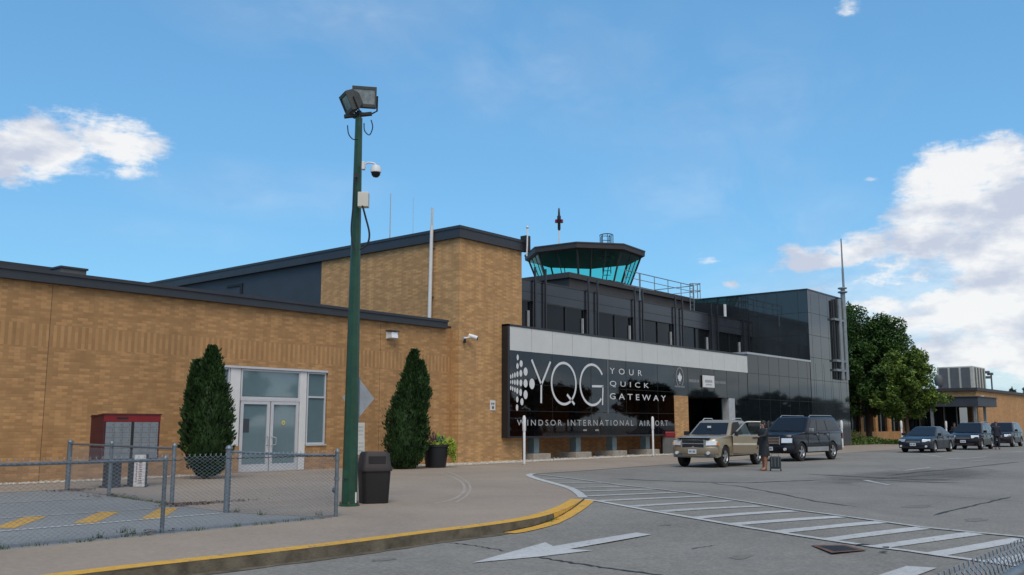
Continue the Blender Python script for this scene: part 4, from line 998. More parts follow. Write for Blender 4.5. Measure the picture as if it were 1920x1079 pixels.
tag(MB().box(107.6,108.3,24.75,24.97,4.35,4.6).build('wall_floodlight', m['white_paint'], bevel=0.05), 'small white twin floodlight under the roof edge of the orange brick building', 'wall light')
def DD(px, py, d):                  # point at a given distance ahead of the camera
    r_ = ray(px, py); t = d / (FH[0]*r_.x + FH[1]*r_.y); return Vector((r_.x*t, r_.y*t, EYE + r_.z*t))
RT = Vector((RH[0], RH[1], 0)); FW = Vector((FH[0], FH[1], 0)); UP = Vector((0,0,1))

# ------------------------------------------------------------------ chain link fences
def chain(q, a, c, h, z0=0.05, pitch=0.062, wr=0.0026, top_up=0.03, n=3):
    a = Vector(a); c = Vector(c); L = (c-a).length; d = (c-a).normalized(); nrm = Vector((-d.y, d.x, 0))
    half = pitch*0.58; rows = int(h/half); cols = int(L/pitch)
    for i in range(cols+1):
        for ph in (0, 1):
            pts = []
            for k in range(rows+1):
                s = (i + (0.5 if (k+ph) % 2 else -0.5))*pitch
                s = min(max(s, 0), L)
                pts.append(a + d*s + Vector((0,0,z0+k*half*(h/(rows*half)))) + nrm*(0.004 if (k % 2) else -0.004))
            q.tube(pts, wr, n)
            if top_up:
                p = pts[-1]; q.tube([p, p + Vector((0,0,top_up)) + d*0.012*(1 if ph else -1)], wr*0.9, n)
def post(q, p, h, r=0.032):
    q.cyl((p[0],p[1],-0.02),(p[0],p[1],h),r,r,10)
    q.lathe((p[0],p[1],h), [(r*1.25,0),(r*1.25,0.02),(r*0.9,0.05),(r*0.3,0.07)], 10)
zz = 0.0
FN = thing('chain_link_fence', (3, 12.66, 0), 'long galvanised chain link fence along the footway, nearest on the left', 'fence')
q = MB(); chain(q, (1.5,12.66,0), (10.50,12.60,0), 1.04, pitch=0.088, wr=0.0036); q.build('chain_mesh', m['galv_wire'], FN, fix=False)
for p in ((10.50,12.60),(7.35,12.66),(4.15,12.66)):
    q = MB(); post(q, p, 1.08 if p[0] > 10 else 1.04, 0.034 if p[0] > 10 else 0.030); q.build('post', m['galv'], FN, smooth=True)
MB().tube([(1.5,12.66,1.045),(7.35,12.66,1.045)],0.021,8).build('top_rail', m['galv'], FN, smooth=True)
q = MB()
pts = [(7.35+3.15*t/80, 12.66-0.06*t/80+0.006*math.sin(t*1.9), 1.035+0.006*math.cos(t*1.9)) for t in range(81)]
q.tube(pts, 0.007, 4); q.build('tension_wire', m['black'], FN)
q = MB(); q.tube([(10.50,12.60,0.45),(10.50,12.66,0.45)],0.05,8); q.lathe((10.50,12.60,0.62),[(0.045,0),(0.045,0.05)],8); q.lathe((10.50,12.60,0.95),[(0.045,0),(0.045,0.04)],8); q.build('band_clamp', m['galv'], FN)
F2 = thing('chain_link_fence', (9.8, 14.7, 0), 'short chain link return fence behind the fence corner nearest the lamp post', 'fence')
q = MB(); chain(q, (9.80,14.70,0), (10.49,12.66,0), 0.98, pitch=0.088); q.build('chain_mesh', m['galv_wire'], F2, fix=False)
q = MB(); post(q, (9.78,14.73), 1.12, 0.055); q.build('post', m['galv'], F2, smooth=True)
MB().tube([(9.78,14.73,1.07),(10.50,12.62,1.02)],0.022,8).build('top_rail', m['galv'], F2, smooth=True)
F3 = thing('chain_link_fence', (10.3, 19.5, 0), 'far chain link fence run between the parking lot and the brick wing mailbox', 'fence')
q = MB(); chain(q, (10.0,16.95,0), (10.42,20.2,0), 0.95, pitch=0.09); chain(q, (10.42,20.2,0), (10.62,22.6,0), 0.95, pitch=0.09); q.build('chain_mesh', m['galv_wire'], F3, fix=False)
for p, r_ in (((10.0,16.92),0.04),((10.42,20.22),0.04),((10.62,22.62),0.055)):
    q = MB(); post(q, p, 1.13, r_); q.build('post', m['galv'], F3, smooth=True)
MB().tube([(10.0,16.92,1.09),(10.42,20.22,1.09),(10.62,22.62,1.10)],0.024,8).build('top_rail', m['galv'], F3, smooth=True)
F4 = thing('chain_link_fence', (5, 0.9, -0.13), 'close chain link fence top in the bottom right corner, right beside the viewer', 'fence')
q = MB()
a_, c_ = (2.2,0.925,-0.13), (7.0,0.925,-0.13)
chain(q, a_, c_, 1.15, 0.03, 0.060, 0.0028, 0.022, 4); q.build('chain_mesh', m['galv_wire'], F4, fix=False, smooth=True)
MB().tube([(2.2,0.895,0.965),(7.0,0.895,0.965)],0.024,12).build('top_rail', m['galv'], F4, smooth=True)
for p in ((2.6,0.86),(5.6,0.86)):
    q = MB(); q.cyl((p[0],p[1],-0.15),(p[0],p[1],0.96),0.03,0.03,12); q.build('post', m['galv'], F4, smooth=True)

# ------------------------------------------------------------------ green lamp post
LX, LY = 12.04, 14.06
LP = thing('lamp_post', (LX, LY, 0), 'tall dark green tapered post with two floodlights on top, in front of the brick wing', 'lamp post')
LPb = MB(); V = []; n_ = 8
prof = [(0,0.150),(2.5,0.128),(5.0,0.100),(7.75,0.072)]
LPb.lathe((LX,LY,0), [(r_, z) for z, r_ in prof], 8); LPb.build('pole', m['green_paint'], LP)
MB().lathe((LX,LY,0.0), [(0.20,0.0),(0.20,0.03),(0.16,0.05)], 8).build('base_plate', m['green_paint'], LP)
for k in range(4):
    a = R(45+90*k); MB().cyl((LX+0.17*math.cos(a),LY+0.17*math.sin(a),0.0),(LX+0.17*math.cos(a),LY+0.17*math.sin(a),0.09),0.015,0.015,6).build('bolt', m['rust'], LP)
MB().obox(Vector((LX,LY,0)) - FW*0.13 - RT*0.05 + UP*0.62, FW*0.012, RT*0.05, UP*0.09).build('hand_hole_cover', m['green_paint'], LP)
MB().obox(Vector((LX,LY,0)) + RT*0.13 - FW*0.06 + UP*0.17, FW*0.01, RT*0.018, UP*0.10).build('tag_plate', m['white_paint'], LP)
P0 = Vector((LX, LY, 0))
q = MB(); q.tube([P0+UP*7.78-RT*0.30, P0+UP*7.84+RT*0.26], 0.045, 6); q.cyl(P0+UP*7.6, P0+UP*7.9, 0.05, 0.05, 8); q.build('cross_arm', m['black'], LP)
def floodlight(c, aim, w_, h_, dep):
    c = Vector(c); f = Vector(aim).normalized(); r_ = f.cross(UP).normalized(); u = r_.cross(f)
    P = []
    for k, s in ((0,1.0),(-dep*0.45,0.98),(-dep,0.55)):
        for i, j in ((-1,-1),(1,-1),(1,1),(-1,1)): P.append(c + f*k + r_*i*w_/2*s + u*j*h_/2*s)
    q = MB(); q.add(P, [(3,2,1,0)]+[(k*4+i,k*4+(i+1)%4,(k+1)*4+(i+1)%4,(k+1)*4+i) for k in (0,1) for i in range(4)]+[(8,9,10,11)])
    o = q.build('floodlight', m['housing'], LP, bevel=0.012)
    g = MB(); g.obox(c+f*0.006, r_*w_*0.43, u*h_*0.34+u*0, f*0.004); g.build('lens', m['lens'], o)
    fr_ = MB(); 
    for i in (-1,1): fr_.obox(c+f*0.012+r_*i*w_*0.46, r_*w_*0.035, u*h_*0.48, f*0.02)
    for j in (-1,1): fr_.obox(c+f*0.012+u*j*h_*0.41, r_*w_*0.43, u*h_*0.07, f*0.02)
    fr_.build('bezel', m['housing'], o)
    y_ = MB(); y_.tube([c-f*dep*0.3+r_*(w_/2+.02)+u*0.05, c-f*dep*0.3+r_*(w_/2+.02)-u*(h_/2+.04), c-f*dep*0.3+r_*(w_/2-.08)-u*(h_/2+.10), c-f*dep*0.3-r_*(w_/2-.08)-u*(h_/2+.10), c-f*dep*0.3-r_*(w_/2+.02)-u*(h_/2+.04), c-f*dep*0.3-r_*(w_/2+.02)+u*0.05], 0.018, 5); y_.build('yoke', m['black'], o)
    return o
floodlight(P0+UP*8.20+RT*0.10, (-FW*0.85 + RT*0.18 - UP*0.12), 0.50, 0.44, 0.26)
floodlight(P0+UP*8.05-RT*0.24-FW*0.05, (-RT*0.80 - FW*0.42 - UP*0.42), 0.44, 0.42, 0.28)
def cable(pts, r=0.012, nm='cable'):
    L = resample3(pts); MB().tube(L, r, 5).build(nm, m['black'], LP, smooth=True)
def resample3(L, n=6):
    L = [Vector(p) for p in L]; O = []
    for i in range(len(L)-1):
        p0, p1, p2, p3 = L[max(i-1,0)], L[i], L[i+1], L[min(i+2,len(L)-1)]
        for k in range(n):
            t = k/n; O.append(0.5*((2*p1)+(p2-p0)*t+(2*p0-5*p1+4*p2-p3)*t*t+(3*p1-p0-3*p2+p3)*t**3))
    O.append(L[-1]); return O
def lp(px, py): return DD(px, py, 18.1) - FW*0.02
cable([lp(696,226), lp(699,240), lp(693,254), lp(684,246), lp(683,232)])
cable([lp(652,236), lp(654,252), lp(662,262), lp(672,262)])
cable([lp(666,335)-FW*.05, lp(664,380)-FW*.05, lp(660,425)-FW*.05, lp(661,450)-FW*.05, lp(666,470)-FW*.05], 0.017)
cable([lp(681,388)-FW*.08, lp(687,410)-FW*.08, lp(694,440)-FW*.08, lp(690,460)-FW*.08, lp(676,470)-FW*.08], 0.020)
MB().obox(lp(668,330), RT*0.03, FW*0.05, UP*0.05).build('cable_gland', m['black'], LP)
jb = MB().obox(lp(682,376), RT*0.105, FW*0.09, UP*0.15).build('junction_box', m['cream'], LP, bevel=0.012)
DC = thing('dome_camera', tuple(lp(705,320)), 'white dome security camera on a gooseneck arm on the green lamp post', 'security camera')
c = lp(705,322)
MB().tube(resample3([lp(683,318), lp(686,308), lp(694,306), lp(703,308), lp(704,312)], 4), 0.018, 6).build('arm', m['white_paint'], DC, smooth=True)
MB().obox(lp(682,312), RT*0.03, FW*0.06, UP*0.08).build('wall_bracket', m['white_paint'], DC, bevel=0.01)
MB().lathe(c, [(0.03,0.13),(0.08,0.11),(0.105,0.05),(0.108,-0.02),(0.10,-0.03)], 16).build('housing', m['white_paint'], DC, smooth=True)
MB().lathe(c, [(0.095,-0.03),(0.085,-0.08),(0.05,-0.12),(0.01,-0.13)], 16).build('dome', m['car_glass'], DC, smooth=True)

# ------------------------------------------------------------------ bin, signs, mailbox, planter, bollards
BX, BY = 12.83, 14.25
TC = thing('trash_can', (BX, BY, 0), 'dark brown square trash can with a hooded lid beside the green lamp post', 'trash can', rz=AZ+R(20))
def rsq(w0, z, rr=0.35, n=6):
    P = []
    for cx_, cy_, a0 in ((1,1,0),(-1,1,90),(-1,-1,180),(1,-1,270)):
        for k in range(n):
            a = R(a0+90*k/(n-1)); P.append((cx_*w0*(1-rr)+w0*rr*math.cos(a), cy_*w0*(1-rr)+w0*rr*math.sin(a), z))
    return P
def loft(q, rings, cap=True):
    n = len(rings[0]); V = [p for r_ in rings for p in r_]
    F = [(i*n+k, i*n+(k+1)%n, (i+1)*n+(k+1)%n, (i+1)*n+k) for i in range(len(rings)-1) for k in range(n)]
    if cap: F += [tuple(range(n-1,-1,-1)), tuple(range((len(rings)-1)*n, len(rings)*n))]
    q.add(V, F); return q
loft(MB(), [rsq(0.255,0.01),rsq(0.262,0.05),rsq(0.295,0.66)]).build('body', m['brown_bin'], TC, smooth=True, local=True)
loft(MB(), [rsq(0.318,0.64),rsq(0.322,0.68),rsq(0.30,0.74),rsq(0.265,0.97),rsq(0.235,1.015)]).build('lid', m['bin_lid'], TC, smooth=True, local=True)
MB().obox((-0.285,0,0.86),(0.012,0,-0.002),(0,0.17,0),(0.0,0,0.075)).build('flap', m['brown_bin'], TC, local=True, bevel=0.004)

dp = Vector(G(672, 931)); 
DS = thing('diamond_sign', (dp.x, dp.y, 0), 'back of a grey diamond road sign on a post right behind the green lamp post', 'sign')
dpt = 20.0
c = DD(672, 747, dpt); c.z = DD(672,747,dpt).z
base = Vector((c.x, c.y, 0))
MB().cyl(base, base+UP*(c.z+0.45), 0.028, 0.028, 8).build('post', m['galv'], DS)
ax = (RT*0.62 + FW*0.55).normalized()
MB().poly([c+UP*0.43, c+ax*0.40, c-UP*0.43, c-ax*0.40], ax.cross(UP)*0.006).build('sign_panel', m['sign_back'], DS)
for yy in (808, 838): 
    c2 = DD(677, yy, dpt-0.1); MB().obox(c2, RT*0.075, FW*0.006, UP*0.17).build('small_plate', m['cream'], DS)
    q = MB()
    for k in range(3): q.obox(c2 - FW*0.008 + UP*(0.08-0.08*k), RT*0.05, FW*0.001, UP*0.012)
    q.build('plate_marks', m['light_grey_metal'], DS)

MBX = thing('mailbox_cluster', (12.1, 22.6, 0), 'red topped community mailbox with two grey locker fronts against the brick wing', 'mailbox')
y0, y1 = 22.4, 23.05; X0, X1 = 11.30, 12.80
MB().box(X0, X1, y0, y1, 0.62, 1.70).build('cabinet', m['dark_red'], MBX, bevel=0.015)
MB().box(X0, X1, y0-0.012, y0-0.002, 1.63, 1.80).build('red_header', m['red'], MBX)
MB().add([(X0-.02,y0-.03,1.80),(X1+.02,y0-.03,1.80),(X1+.02,y1,1.74),(X0-.02,y1,1.74),(X0-.02,y0-.03,1.83),(X1+.02,y0-.03,1.83),(X1+.02,y1,1.77),(X0-.02,y1,1.77)],[(0,3,2,1),(4,5,6,7),(0,1,5,4),(1,2,6,5),(2,3,7,6),(3,0,4,7)]).build('roof', m['dark_red'], MBX)
MB().box(X0, X1, y0, y1, 1.70, 1.80).build('header_body', m['dark_red'], MBX)
for x0, x1 in ((X0+0.06, X0+0.71), (X0+0.79, X1-0.06)):
    lo = MB().box(x0, x1, y0-0.015, y0-0.003, 0.72, 1.62).build('locker_front', m['locker'], MBX)
    q = MB()
    for k in range(1, 3): q.box(x0+(x1-x0)*k/3-0.003, x0+(x1-x0)*k/3+0.003, y0-0.018, y0-0.0155, 0.72, 1.62)
    for k in range(1, 7): q.box(x0, x1, y0-0.0175, y0-0.0152, 0.72+0.9*k/7-0.003, 0.72+0.9*k/7+0.003)
    q.build('locker_seams', m['grey_trim'], lo)
    q = MB()
    for i in range(3):
        for k in range(7): q.box(x0+(x1-x0)*(i+0.8)/3-0.01, x0+(x1-x0)*(i+0.8)/3+0.01, y0-0.021, y0-0.0156, 0.72+0.9*(k+0.5)/7-0.012, 0.72+0.9*(k+0.5)/7+0.012)
    q.build('locks', m['grey_trim'], lo)
MB().box(X0+0.71, X0+0.79, y0-0.014, y0-0.002, 0.66, 1.62).build('centre_post', m['black'], MBX)
MB().box(X0+0.32, X0+0.62, y0-0.018, y0-0.0125, 1.69, 1.74).build('header_slot', m['black'], MBX)
for x in (X0+0.45, X0+1.1): MB().box(x-0.16, x+0.16, y0+0.15, y0+0.45, 0.02, 0.62).build('pedestal', m['black'], MBX)
for x in (X0+0.45, X0+1.1): MB().box(x-0.22, x+0.22, y0+0.1, y0+0.5, 0.01, 0.05).build('foot', m['black'], MBX)
nb = Vector(G(262, 912)); NBo = thing('notice_board', (nb.x, nb.y, 0), 'narrow white board with red vertical lettering below the mailbox lockers', 'sign')
c = DD(262, 883, 23.6)
MB().obox(c, RT*0.14, FW*0.012, UP*0.39).build('board', m['white_paint'], NBo)
MB().obox(Vector((c.x,c.y,0.4))+FW*0.04+RT*0.15, RT*0.025, FW*0.02, UP*0.42).build('stake', m['black'], NBo)
q = MB()
for k in range(11): q.obox(c-FW*0.014+RT*(0.02)+UP*(-0.30+0.055*k), RT*random.uniform(0.03,0.055), FW*0.001, UP*0.011)
for k in range(9): q.obox(c-FW*0.014-RT*(0.075)+UP*(-0.26+0.06*k), RT*0.014, FW*0.001, UP*0.018)
q.build('red_writing', m['red'], NBo)

def leafcloud(q, c, rad, n, size, flat=0.0, dirn=None, shell=0.35, rnd=random):
    c = Vector(c)
    for _ in range(n):
        while True:
            v = Vector((rnd.uniform(-1,1), rnd.uniform(-1,1), rnd.uniform(-1,1)))
            if shell < v.length <= 1: break
        p = c + Vector((v.x*rad[0], v.y*rad[1], v.z*rad[2]))
        a = Vector((rnd.gauss(0,1), rnd.gauss(0,1), rnd.gauss(0,1)*(1-flat))).normalized()
        if dirn: a = (a + Vector(dirn)).normalized()
        s = size*rnd.uniform(0.6, 1.4); b_ = a.cross(Vector((rnd.gauss(0,1), rnd.gauss(0,1), rnd.gauss(0,1)))).normalized()
        q.add([p-a*s, p+b_*s*0.42, p+a*s, p-b_*s*0.42], [(0,1,2,3)])

PP = Vector(G(828, 878)); 
PL = thing('flower_planter', (PP.x, PP.y, 0), 'black tub planter with trailing lime foliage and purple spikes by the brick corner', 'planter')
MB().lathe((PP.x,PP.y+.3,0.0), [(0.36,0.01),(0.40,0.25),(0.47,0.74),(0.50,0.76),(0.50,0.84),(0.46,0.84),(0.44,0.78)], 24, caps=False).build('tub', m['pot'], PL, smooth=True)
MB().lathe((PP.x,PP.y+.3,0.76), [(0.44,0),(0.43,0.02)], 20).build('soil', m['soil'], PL)
q = MB(); pc = Vector((PP.x, PP.y+.3, 0.85))
leafcloud(q, pc, (0.45,0.45,0.14), 500, 0.05); leafcloud(q, pc+RT*0.55-UP*0.12, (0.20,0.22,0.36), 550, 0.05, dirn=(0,0,-0.6)); leafcloud(q, pc-RT*0.45+UP*0.03, (0.16,0.2,0.10), 200, 0.05)
leafcloud(q, pc+RT*0.66-UP*0.42, (0.10,0.12,0.25), 150, 0.045)
q.build('lime_foliage', m['leaf_lime'], PL, fix=False)
q = MB()
for k in range(22):
    b0_ = pc + RT*random.uniform(-0.22,0.05) + FW*random.uniform(-.15,.15); t_ = b0_ + UP*random.uniform(0.25,0.52) + RT*random.uniform(-0.14,0.10) + FW*random.uniform(-.1,.1)
    sd = RT*0.022; q.add([b0_-sd, b0_+sd, t_+sd*0.1, t_-sd*0.1], [(0,1,2,3)])
q.build('purple_spikes', m['leaf_purple'], PL, fix=False)
q = MB()
for k, (dx, h_, l_) in enumerate(((0.12,0.50,-0.05),(0.20,0.36,0.10),(0.28,0.30,0.22),(0.06,0.34,-0.02))):
    b0_ = pc + RT*dx; t_ = b0_ + UP*h_ + RT*l_; md = b0_.lerp(t_,0.55)
    q.add([b0_-RT*0.02, md-RT*0.075, t_, md+RT*0.075, b0_+RT*0.02], [(0,1,2,3,4)])
q.build('broad_leaves', m['leaf_lime'], PL, fix=False)
q = MB(); leafcloud(q, pc+RT*0.18+UP*0.12, (0.2,0.2,0.14), 90, 0.08); q.build('green_leaves', m['leaf_mid'], PL, fix=False)

bl_labels = ['white flexible marker post in front of the left end of the black sign', 'white marker post in front of the right end of the black sign', 'white marker post with a fat sleeve just right of the black full size vehicle',
             'white marker post left of the dark parked sedan', 'white marker post behind the dark parked sedan, near the canopy']
bp_ = [G(983,873), G(1225,857), G(1580,841), G(1692,834), G(1776,831)]
for i, (p, h_) in enumerate(zip(bp_, (1.88, 1.93, 1.82, 1.85, 1.85))):
    if i == 0:
        o = thing('marker_post', (p[0], p[1], 0.01), bl_labels[0], 'marker post', 'white marker posts along the drop off kerb')
        MB().lathe((0,0,0), [(0.05,0),(0.05,1.86),(0.035,1.90)], 12).build('tube', m['white_paint'], o, smooth=True, local=True)
        MB().lathe((0,0,0), [(0.062,1.30),(0.070,1.34),(0.070,1.80),(0.05,1.86)], 12).build('sleeve', m['white_paint'], o, smooth=True, local=True)
        MB().lathe((0,0,0), [(0.09,0),(0.09,0.04),(0.055,0.07)], 12).build('base', m['concrete'], o, smooth=True, local=True)
        o0 = o
    else:
        o = copy_tree(o0); o.location = (p[0], p[1], 0.01); o.scale = (1.35 if i > 1 else 1, 1.35 if i > 1 else 1, h_/1.88); o['label'] = bl_labels[i]
rb = G(1252, 846)
RB = thing('recycling_bin', (rb[0], rb[1]-0.2, 0), 'red topped grey bin behind the bumper of the gold pickup', 'bin')
c = DD(1252, 828, 50.5)
MB().obox((c.x,c.y,0.45), RT*0.33, FW*0.3, UP*0.45).build('body', m['grey_trim'], RB, bevel=0.04)
MB().obox((c.x,c.y,0.90+0.14), RT*0.36, FW*0.33, UP*0.15).build('lid', m['red'], RB, bevel=0.05)

# ------------------------------------------------------------------ cedars, trees, weeds
def cedar(x, y, label, spec, lean, seed):
    rnd = random.Random(seed)
    o = thing('cedar_shrub', (x, y, 0), label, 'shrub', 'clipped cedars flanking the glazed doors')
    MB().cyl((x,y,-0.02),(x,y,0.7),0.10,0.07,8).build('trunk', m['bark'], o)
    core = MB(); q = MB()
    for (dx, prof_) in spec:
        rings = []
        for z, r_ in prof_:
            rings.append([(x+dx*RH[0]+lean*z*RH[0]+r_*0.80*math.cos(a), y+dx*RH[1]+lean*z*RH[1]+r_*0.80*math.sin(a), z) for a in [2*math.pi*k/12 for k in range(12)]])
        loft(core, rings)
        zt = prof_[-1][0]
        tot = int(sum((prof_[i+1][0]-prof_[i][0])*(prof_[i][1]+prof_[i+1][1]) for i in range(len(prof_)-1))*2400)
        for _ in range(tot):
            z = rnd.uniform(prof_[0][0], zt)
            for i in range(len(prof_)-1):
                if prof_[i][0] <= z <= prof_[i+1][0]:
                    t = (z-prof_[i][0])/(prof_[i+1][0]-prof_[i][0]); r_ = prof_[i][1]*(1-t)+prof_[i+1][1]*t; break
            a = rnd.uniform(0, 2*math.pi)
            lumpy = 1 + 0.11*math.sin(3*a+z*2.3+seed) + 0.10*math.sin(7*a-z*5.1) + 0.09*math.sin(13*z+a*3) + 0.05*math.sin(29*z+a*7)
            rr = r_*lumpy*rnd.uniform(0.76, 1.04) + rnd.uniform(0,0.05)*(3.0 if rnd.random() < 0.06 else 1)
            p = Vector((x+(dx+lean*z)*RH[0]+rr*math.cos(a), y+(dx+lean*z)*RH[1]+rr*math.sin(a), z))
            d = Vector((math.cos(a)*0.7, math.sin(a)*0.7, 1.0+rnd.uniform(-.5,.5))).normalized()
            s = rnd.uniform(0.035,0.075); b_ = d.cross(Vector((rnd.gauss(0,1),rnd.gauss(0,1),rnd.gauss(0,1)))).normalized()
            q.add([p-d*s, p+b_*s*0.5, p+d*s*1.3, p-b_*s*0.5], [(0,1,2,3)])
    cr_ = q.build('crown', m['cedar_leaf'], o, fix=False)
    core.build('inner_branches', m['cedar_leaf'], cr_, fix=False)  # solid core added inside the crown to block see-through between the leaves
cedar(15.40, 24.3, 'dark twin topped cedar shrub left of the glazed doors', [(0.02,[(0.10,0.22),(0.35,0.45),(1.0,0.66),(1.9,0.64),(2.5,0.47),(2.9,0.33),(3.3,0.24),(3.6,0.15),(3.85,0.05)]), (-0.38,[(1.0,0.26),(2.0,0.32),(2.6,0.28),(3.0,0.20),(3.3,0.13),(3.45,0.04)])], 0.0, 3)
cedar(23.3, 24.2, 'dark leaning cedar shrub right of the glazed doors, widest at the foot', [(-0.10,[(0.05,0.30),(0.4,0.60),(1.0,0.70),(1.8,0.68),(2.5,0.53),(3.0,0.40),(3.6,0.24),(4.0,0.13),(4.22,0.04)]), (0.15,[(1.4,0.36),(2.6,0.42),(3.2,0.28),(3.6,0.16),(3.85,0.04)])], 0.075, 9)

def tree(name, x, y, H_, trunk_h, spread, label, mt, seed, nl=26, leaves=800, lsize=0.17, group=None, squash=1.0, extra=None, upward=0.9):
    rnd = random.Random(seed)
    o = thing(name, (x,y,0), label, 'tree', group)
    tk = MB(); tk.tube([(x,y,-0.1),(x+rnd.uniform(-.1,.1),y,trunk_h),(x+rnd.uniform(-.2,.2),y+rnd.uniform(-.2,.2),H_*0.55),(x,y,H_*0.85)], [0.22*H_/10+.03,0.17*H_/10,0.10*H_/10,0.03], 8)
    q = MB()
    for k in range(nl):
        t = (k+0.5)/nl; z0 = trunk_h + (H_*0.80-trunk_h)*t*0.9
        a = k*2.4 + rnd.uniform(-.4,.4)
        ln = spread*(1.0-0.62*t**1.3)*rnd.uniform(0.75,1.12)
        rise = upward*(0.35+0.9*t)*ln*rnd.uniform(0.7,1.2) + 0.3
        e = Vector((x+ln*math.cos(a), y+ln*math.sin(a), min(H_*0.97, z0+rise)))
        s = Vector((x,y,z0)); md = s.lerp(e,0.5)+Vector((0,0,-0.12*ln))
        tk.tube([s, md, e], [0.06*H_/10,0.04*H_/10,0.015], 5)
        for j in range(5):
            f = 0.35+0.65*j/4; p = s.lerp(md, f*2) if f < 0.5 else md.lerp(e, f*2-1)
            sz = spread*0.21*rnd.uniform(0.7,1.15)*(1.15-0.35*f)
            leafcloud(q, p + Vector((rnd.uniform(-.3,.3),rnd.uniform(-.3,.3),rnd.uniform(-.1,.25))), (sz,sz,sz*0.75*squash), int(leaves/5), lsize, 0.3, shell=0.15, rnd=rnd)
        leafcloud(q, e, (spread*0.075, spread*0.075, spread*0.26), int(leaves/9), lsize*0.9, 0, (0,0,0.8), 0, rnd)
    if extra:
        for (c_, r_, n_) in extra: leafcloud(q, c_, r_, n_, lsize, 0.3, shell=0.1, rnd=rnd); tk.tube([(x,y,trunk_h), tuple(Vector((x,y,trunk_h)).lerp(Vector(c_),0.6)+Vector((0,0,.3))), c_], [0.05,0.03,0.01], 5)
    tk.build('trunk', m['bark'], o, smooth=True); q.build('crown', m[mt], o, fix=False)
    return o
t1 = DD(1630, 820, 84); t2 = DD(1702, 820, 79)
ex1 = [(tuple(DD(1686,615,82)), (0.7,0.7,1.0), 420), (tuple(DD(1668,640,82)), (1.2,1.2,1.2), 700), (tuple(DD(1652,608,82)), (0.9,0.9,1.0), 500), (tuple(DD(1694,650,82)), (1.0,1.0,1.2), 600), (tuple(DD(1606,590,82)), (1.0,1.0,.9), 500), (tuple(DD(1690,700,82)), (1.4,1.4,1.4), 800)]
tree('maple_tree', t1.x, t1.y, 12.6, 2.3, 4.3, 'tall dark green tree right behind the black end bay', 'maple_dark', 11, 46, 1050, 0.14, extra=ex1)
ex = [(tuple(DD(1765,748,78)), (1.0,1.0,0.5), 420), (tuple(DD(1742,700,79)), (0.7,0.7,0.9), 320), (tuple(DD(1728,672,79)),(0.6,0.6,0.9),260)]
tree('maple_tree', t2.x, t2.y, 8.3, 1.9, 2.8, 'smaller yellow green tree beside the tall dark one', 'maple_light', 5, 38, 820, 0.13, extra=ex)
for i, (px, d, w_, h_) in enumerate(((1618,76,0.9,0.6),(1640,77,0.8,0.55),(1660,76,1.0,0.4),(1680,75.5,0.7,0.35),(1600,79,.9,1.0))):
    p = DD(px, 830, d); q = MB(); leafcloud(q, (p.x,p.y,h_*0.5), (w_,w_,h_*0.6), 420, 0.09)
    st = thing('low_shrub', (p.x,p.y,0), ['low green shrub under the tall dark tree','low green shrub between the two tree trunks','low spreading shrub left of the smaller tree trunk','pale low shrub left of the post by the dark sedan','rounded dark shrub beside the foot of the black end bay'][i], 'shrub', 'shrubs in the bed under the trees')
    q.build('foliage', m['shrub_leaf'], st, fix=False)
    MB().tube([(p.x,p.y,-0.02),(p.x+.05,p.y,h_*0.5)],0.03,5).build('stem', m['bark'], st)
structure(flat_poly('planting_bed', [(72,27.6),(72,26.0),(84,24.9),(97,25.2),(97,30.7),(72,30.7)], 0.03, m['soil']))
q = MB()
for _ in range(2600):
    x_ = random.uniform(72.5,96); y_ = random.uniform(25.6,28.5); z_ = 0.03; a = random.uniform(0,6.28); h_ = random.uniform(.08,.3)
    q.add([(x_,y_,z_),(x_+.06*math.cos(a),y_+.06*math.sin(a),z_),(x_+random.uniform(-.1,.1),y_+random.uniform(-.1,.1),z_+h_)],[(0,1,2)])
tag(q.build('ground_cover', m['shrub_leaf'], fix=False), 'bright green ground cover along the bed under the trees', 'ground cover', kind='stuff')
# distant trees over the right hand roof
p = DD(1916, 800, 175); tree('far_tree', p.x, p.y, 8.6, 2, 3.6, 'small dark distant treetop above the orange brick building at the right edge', 'far_leaf', 21, 12, 150, 0.4)
p = DD(1893, 800, 210); tree('far_tree', p.x, p.y, 9.3, 2, 2.6, 'tiny distant treetop left of the one at the right edge, over the brick roof', 'far_leaf', 22, 10, 120, 0.4)
# the row of trees across the road, mirrored in the dark glass
proto = tree('roadside_tree', 60, -62, 11.5, 2.5, 5.0, 'tree in the row across the road, seen mirrored in the dark glass', 'far_leaf', 31, 20, 260, 0.42, 'trees across the road')
rnd = random.Random(4)
for k in range(44):
    o = copy_tree(proto); x_ = 66+6.0*k*(1+0.006*k)+rnd.uniform(-3,3); s = rnd.uniform(0.75,1.15)
    o.location = (x_, -62+rnd.uniform(-12,8)-k*0.6, 0); o.scale = (s*1.15,s*1.15,s); o.rotation_euler = (0,0,rnd.uniform(0,6.28))
for x_, y_, s in ((45,-36,1.2),(56,-40,0.95),(80,-44,1.15)):
    o = copy_tree(proto); o.location = (x_,y_,0); o.scale = (s,s,s); o.rotation_euler = (0,0,x_)

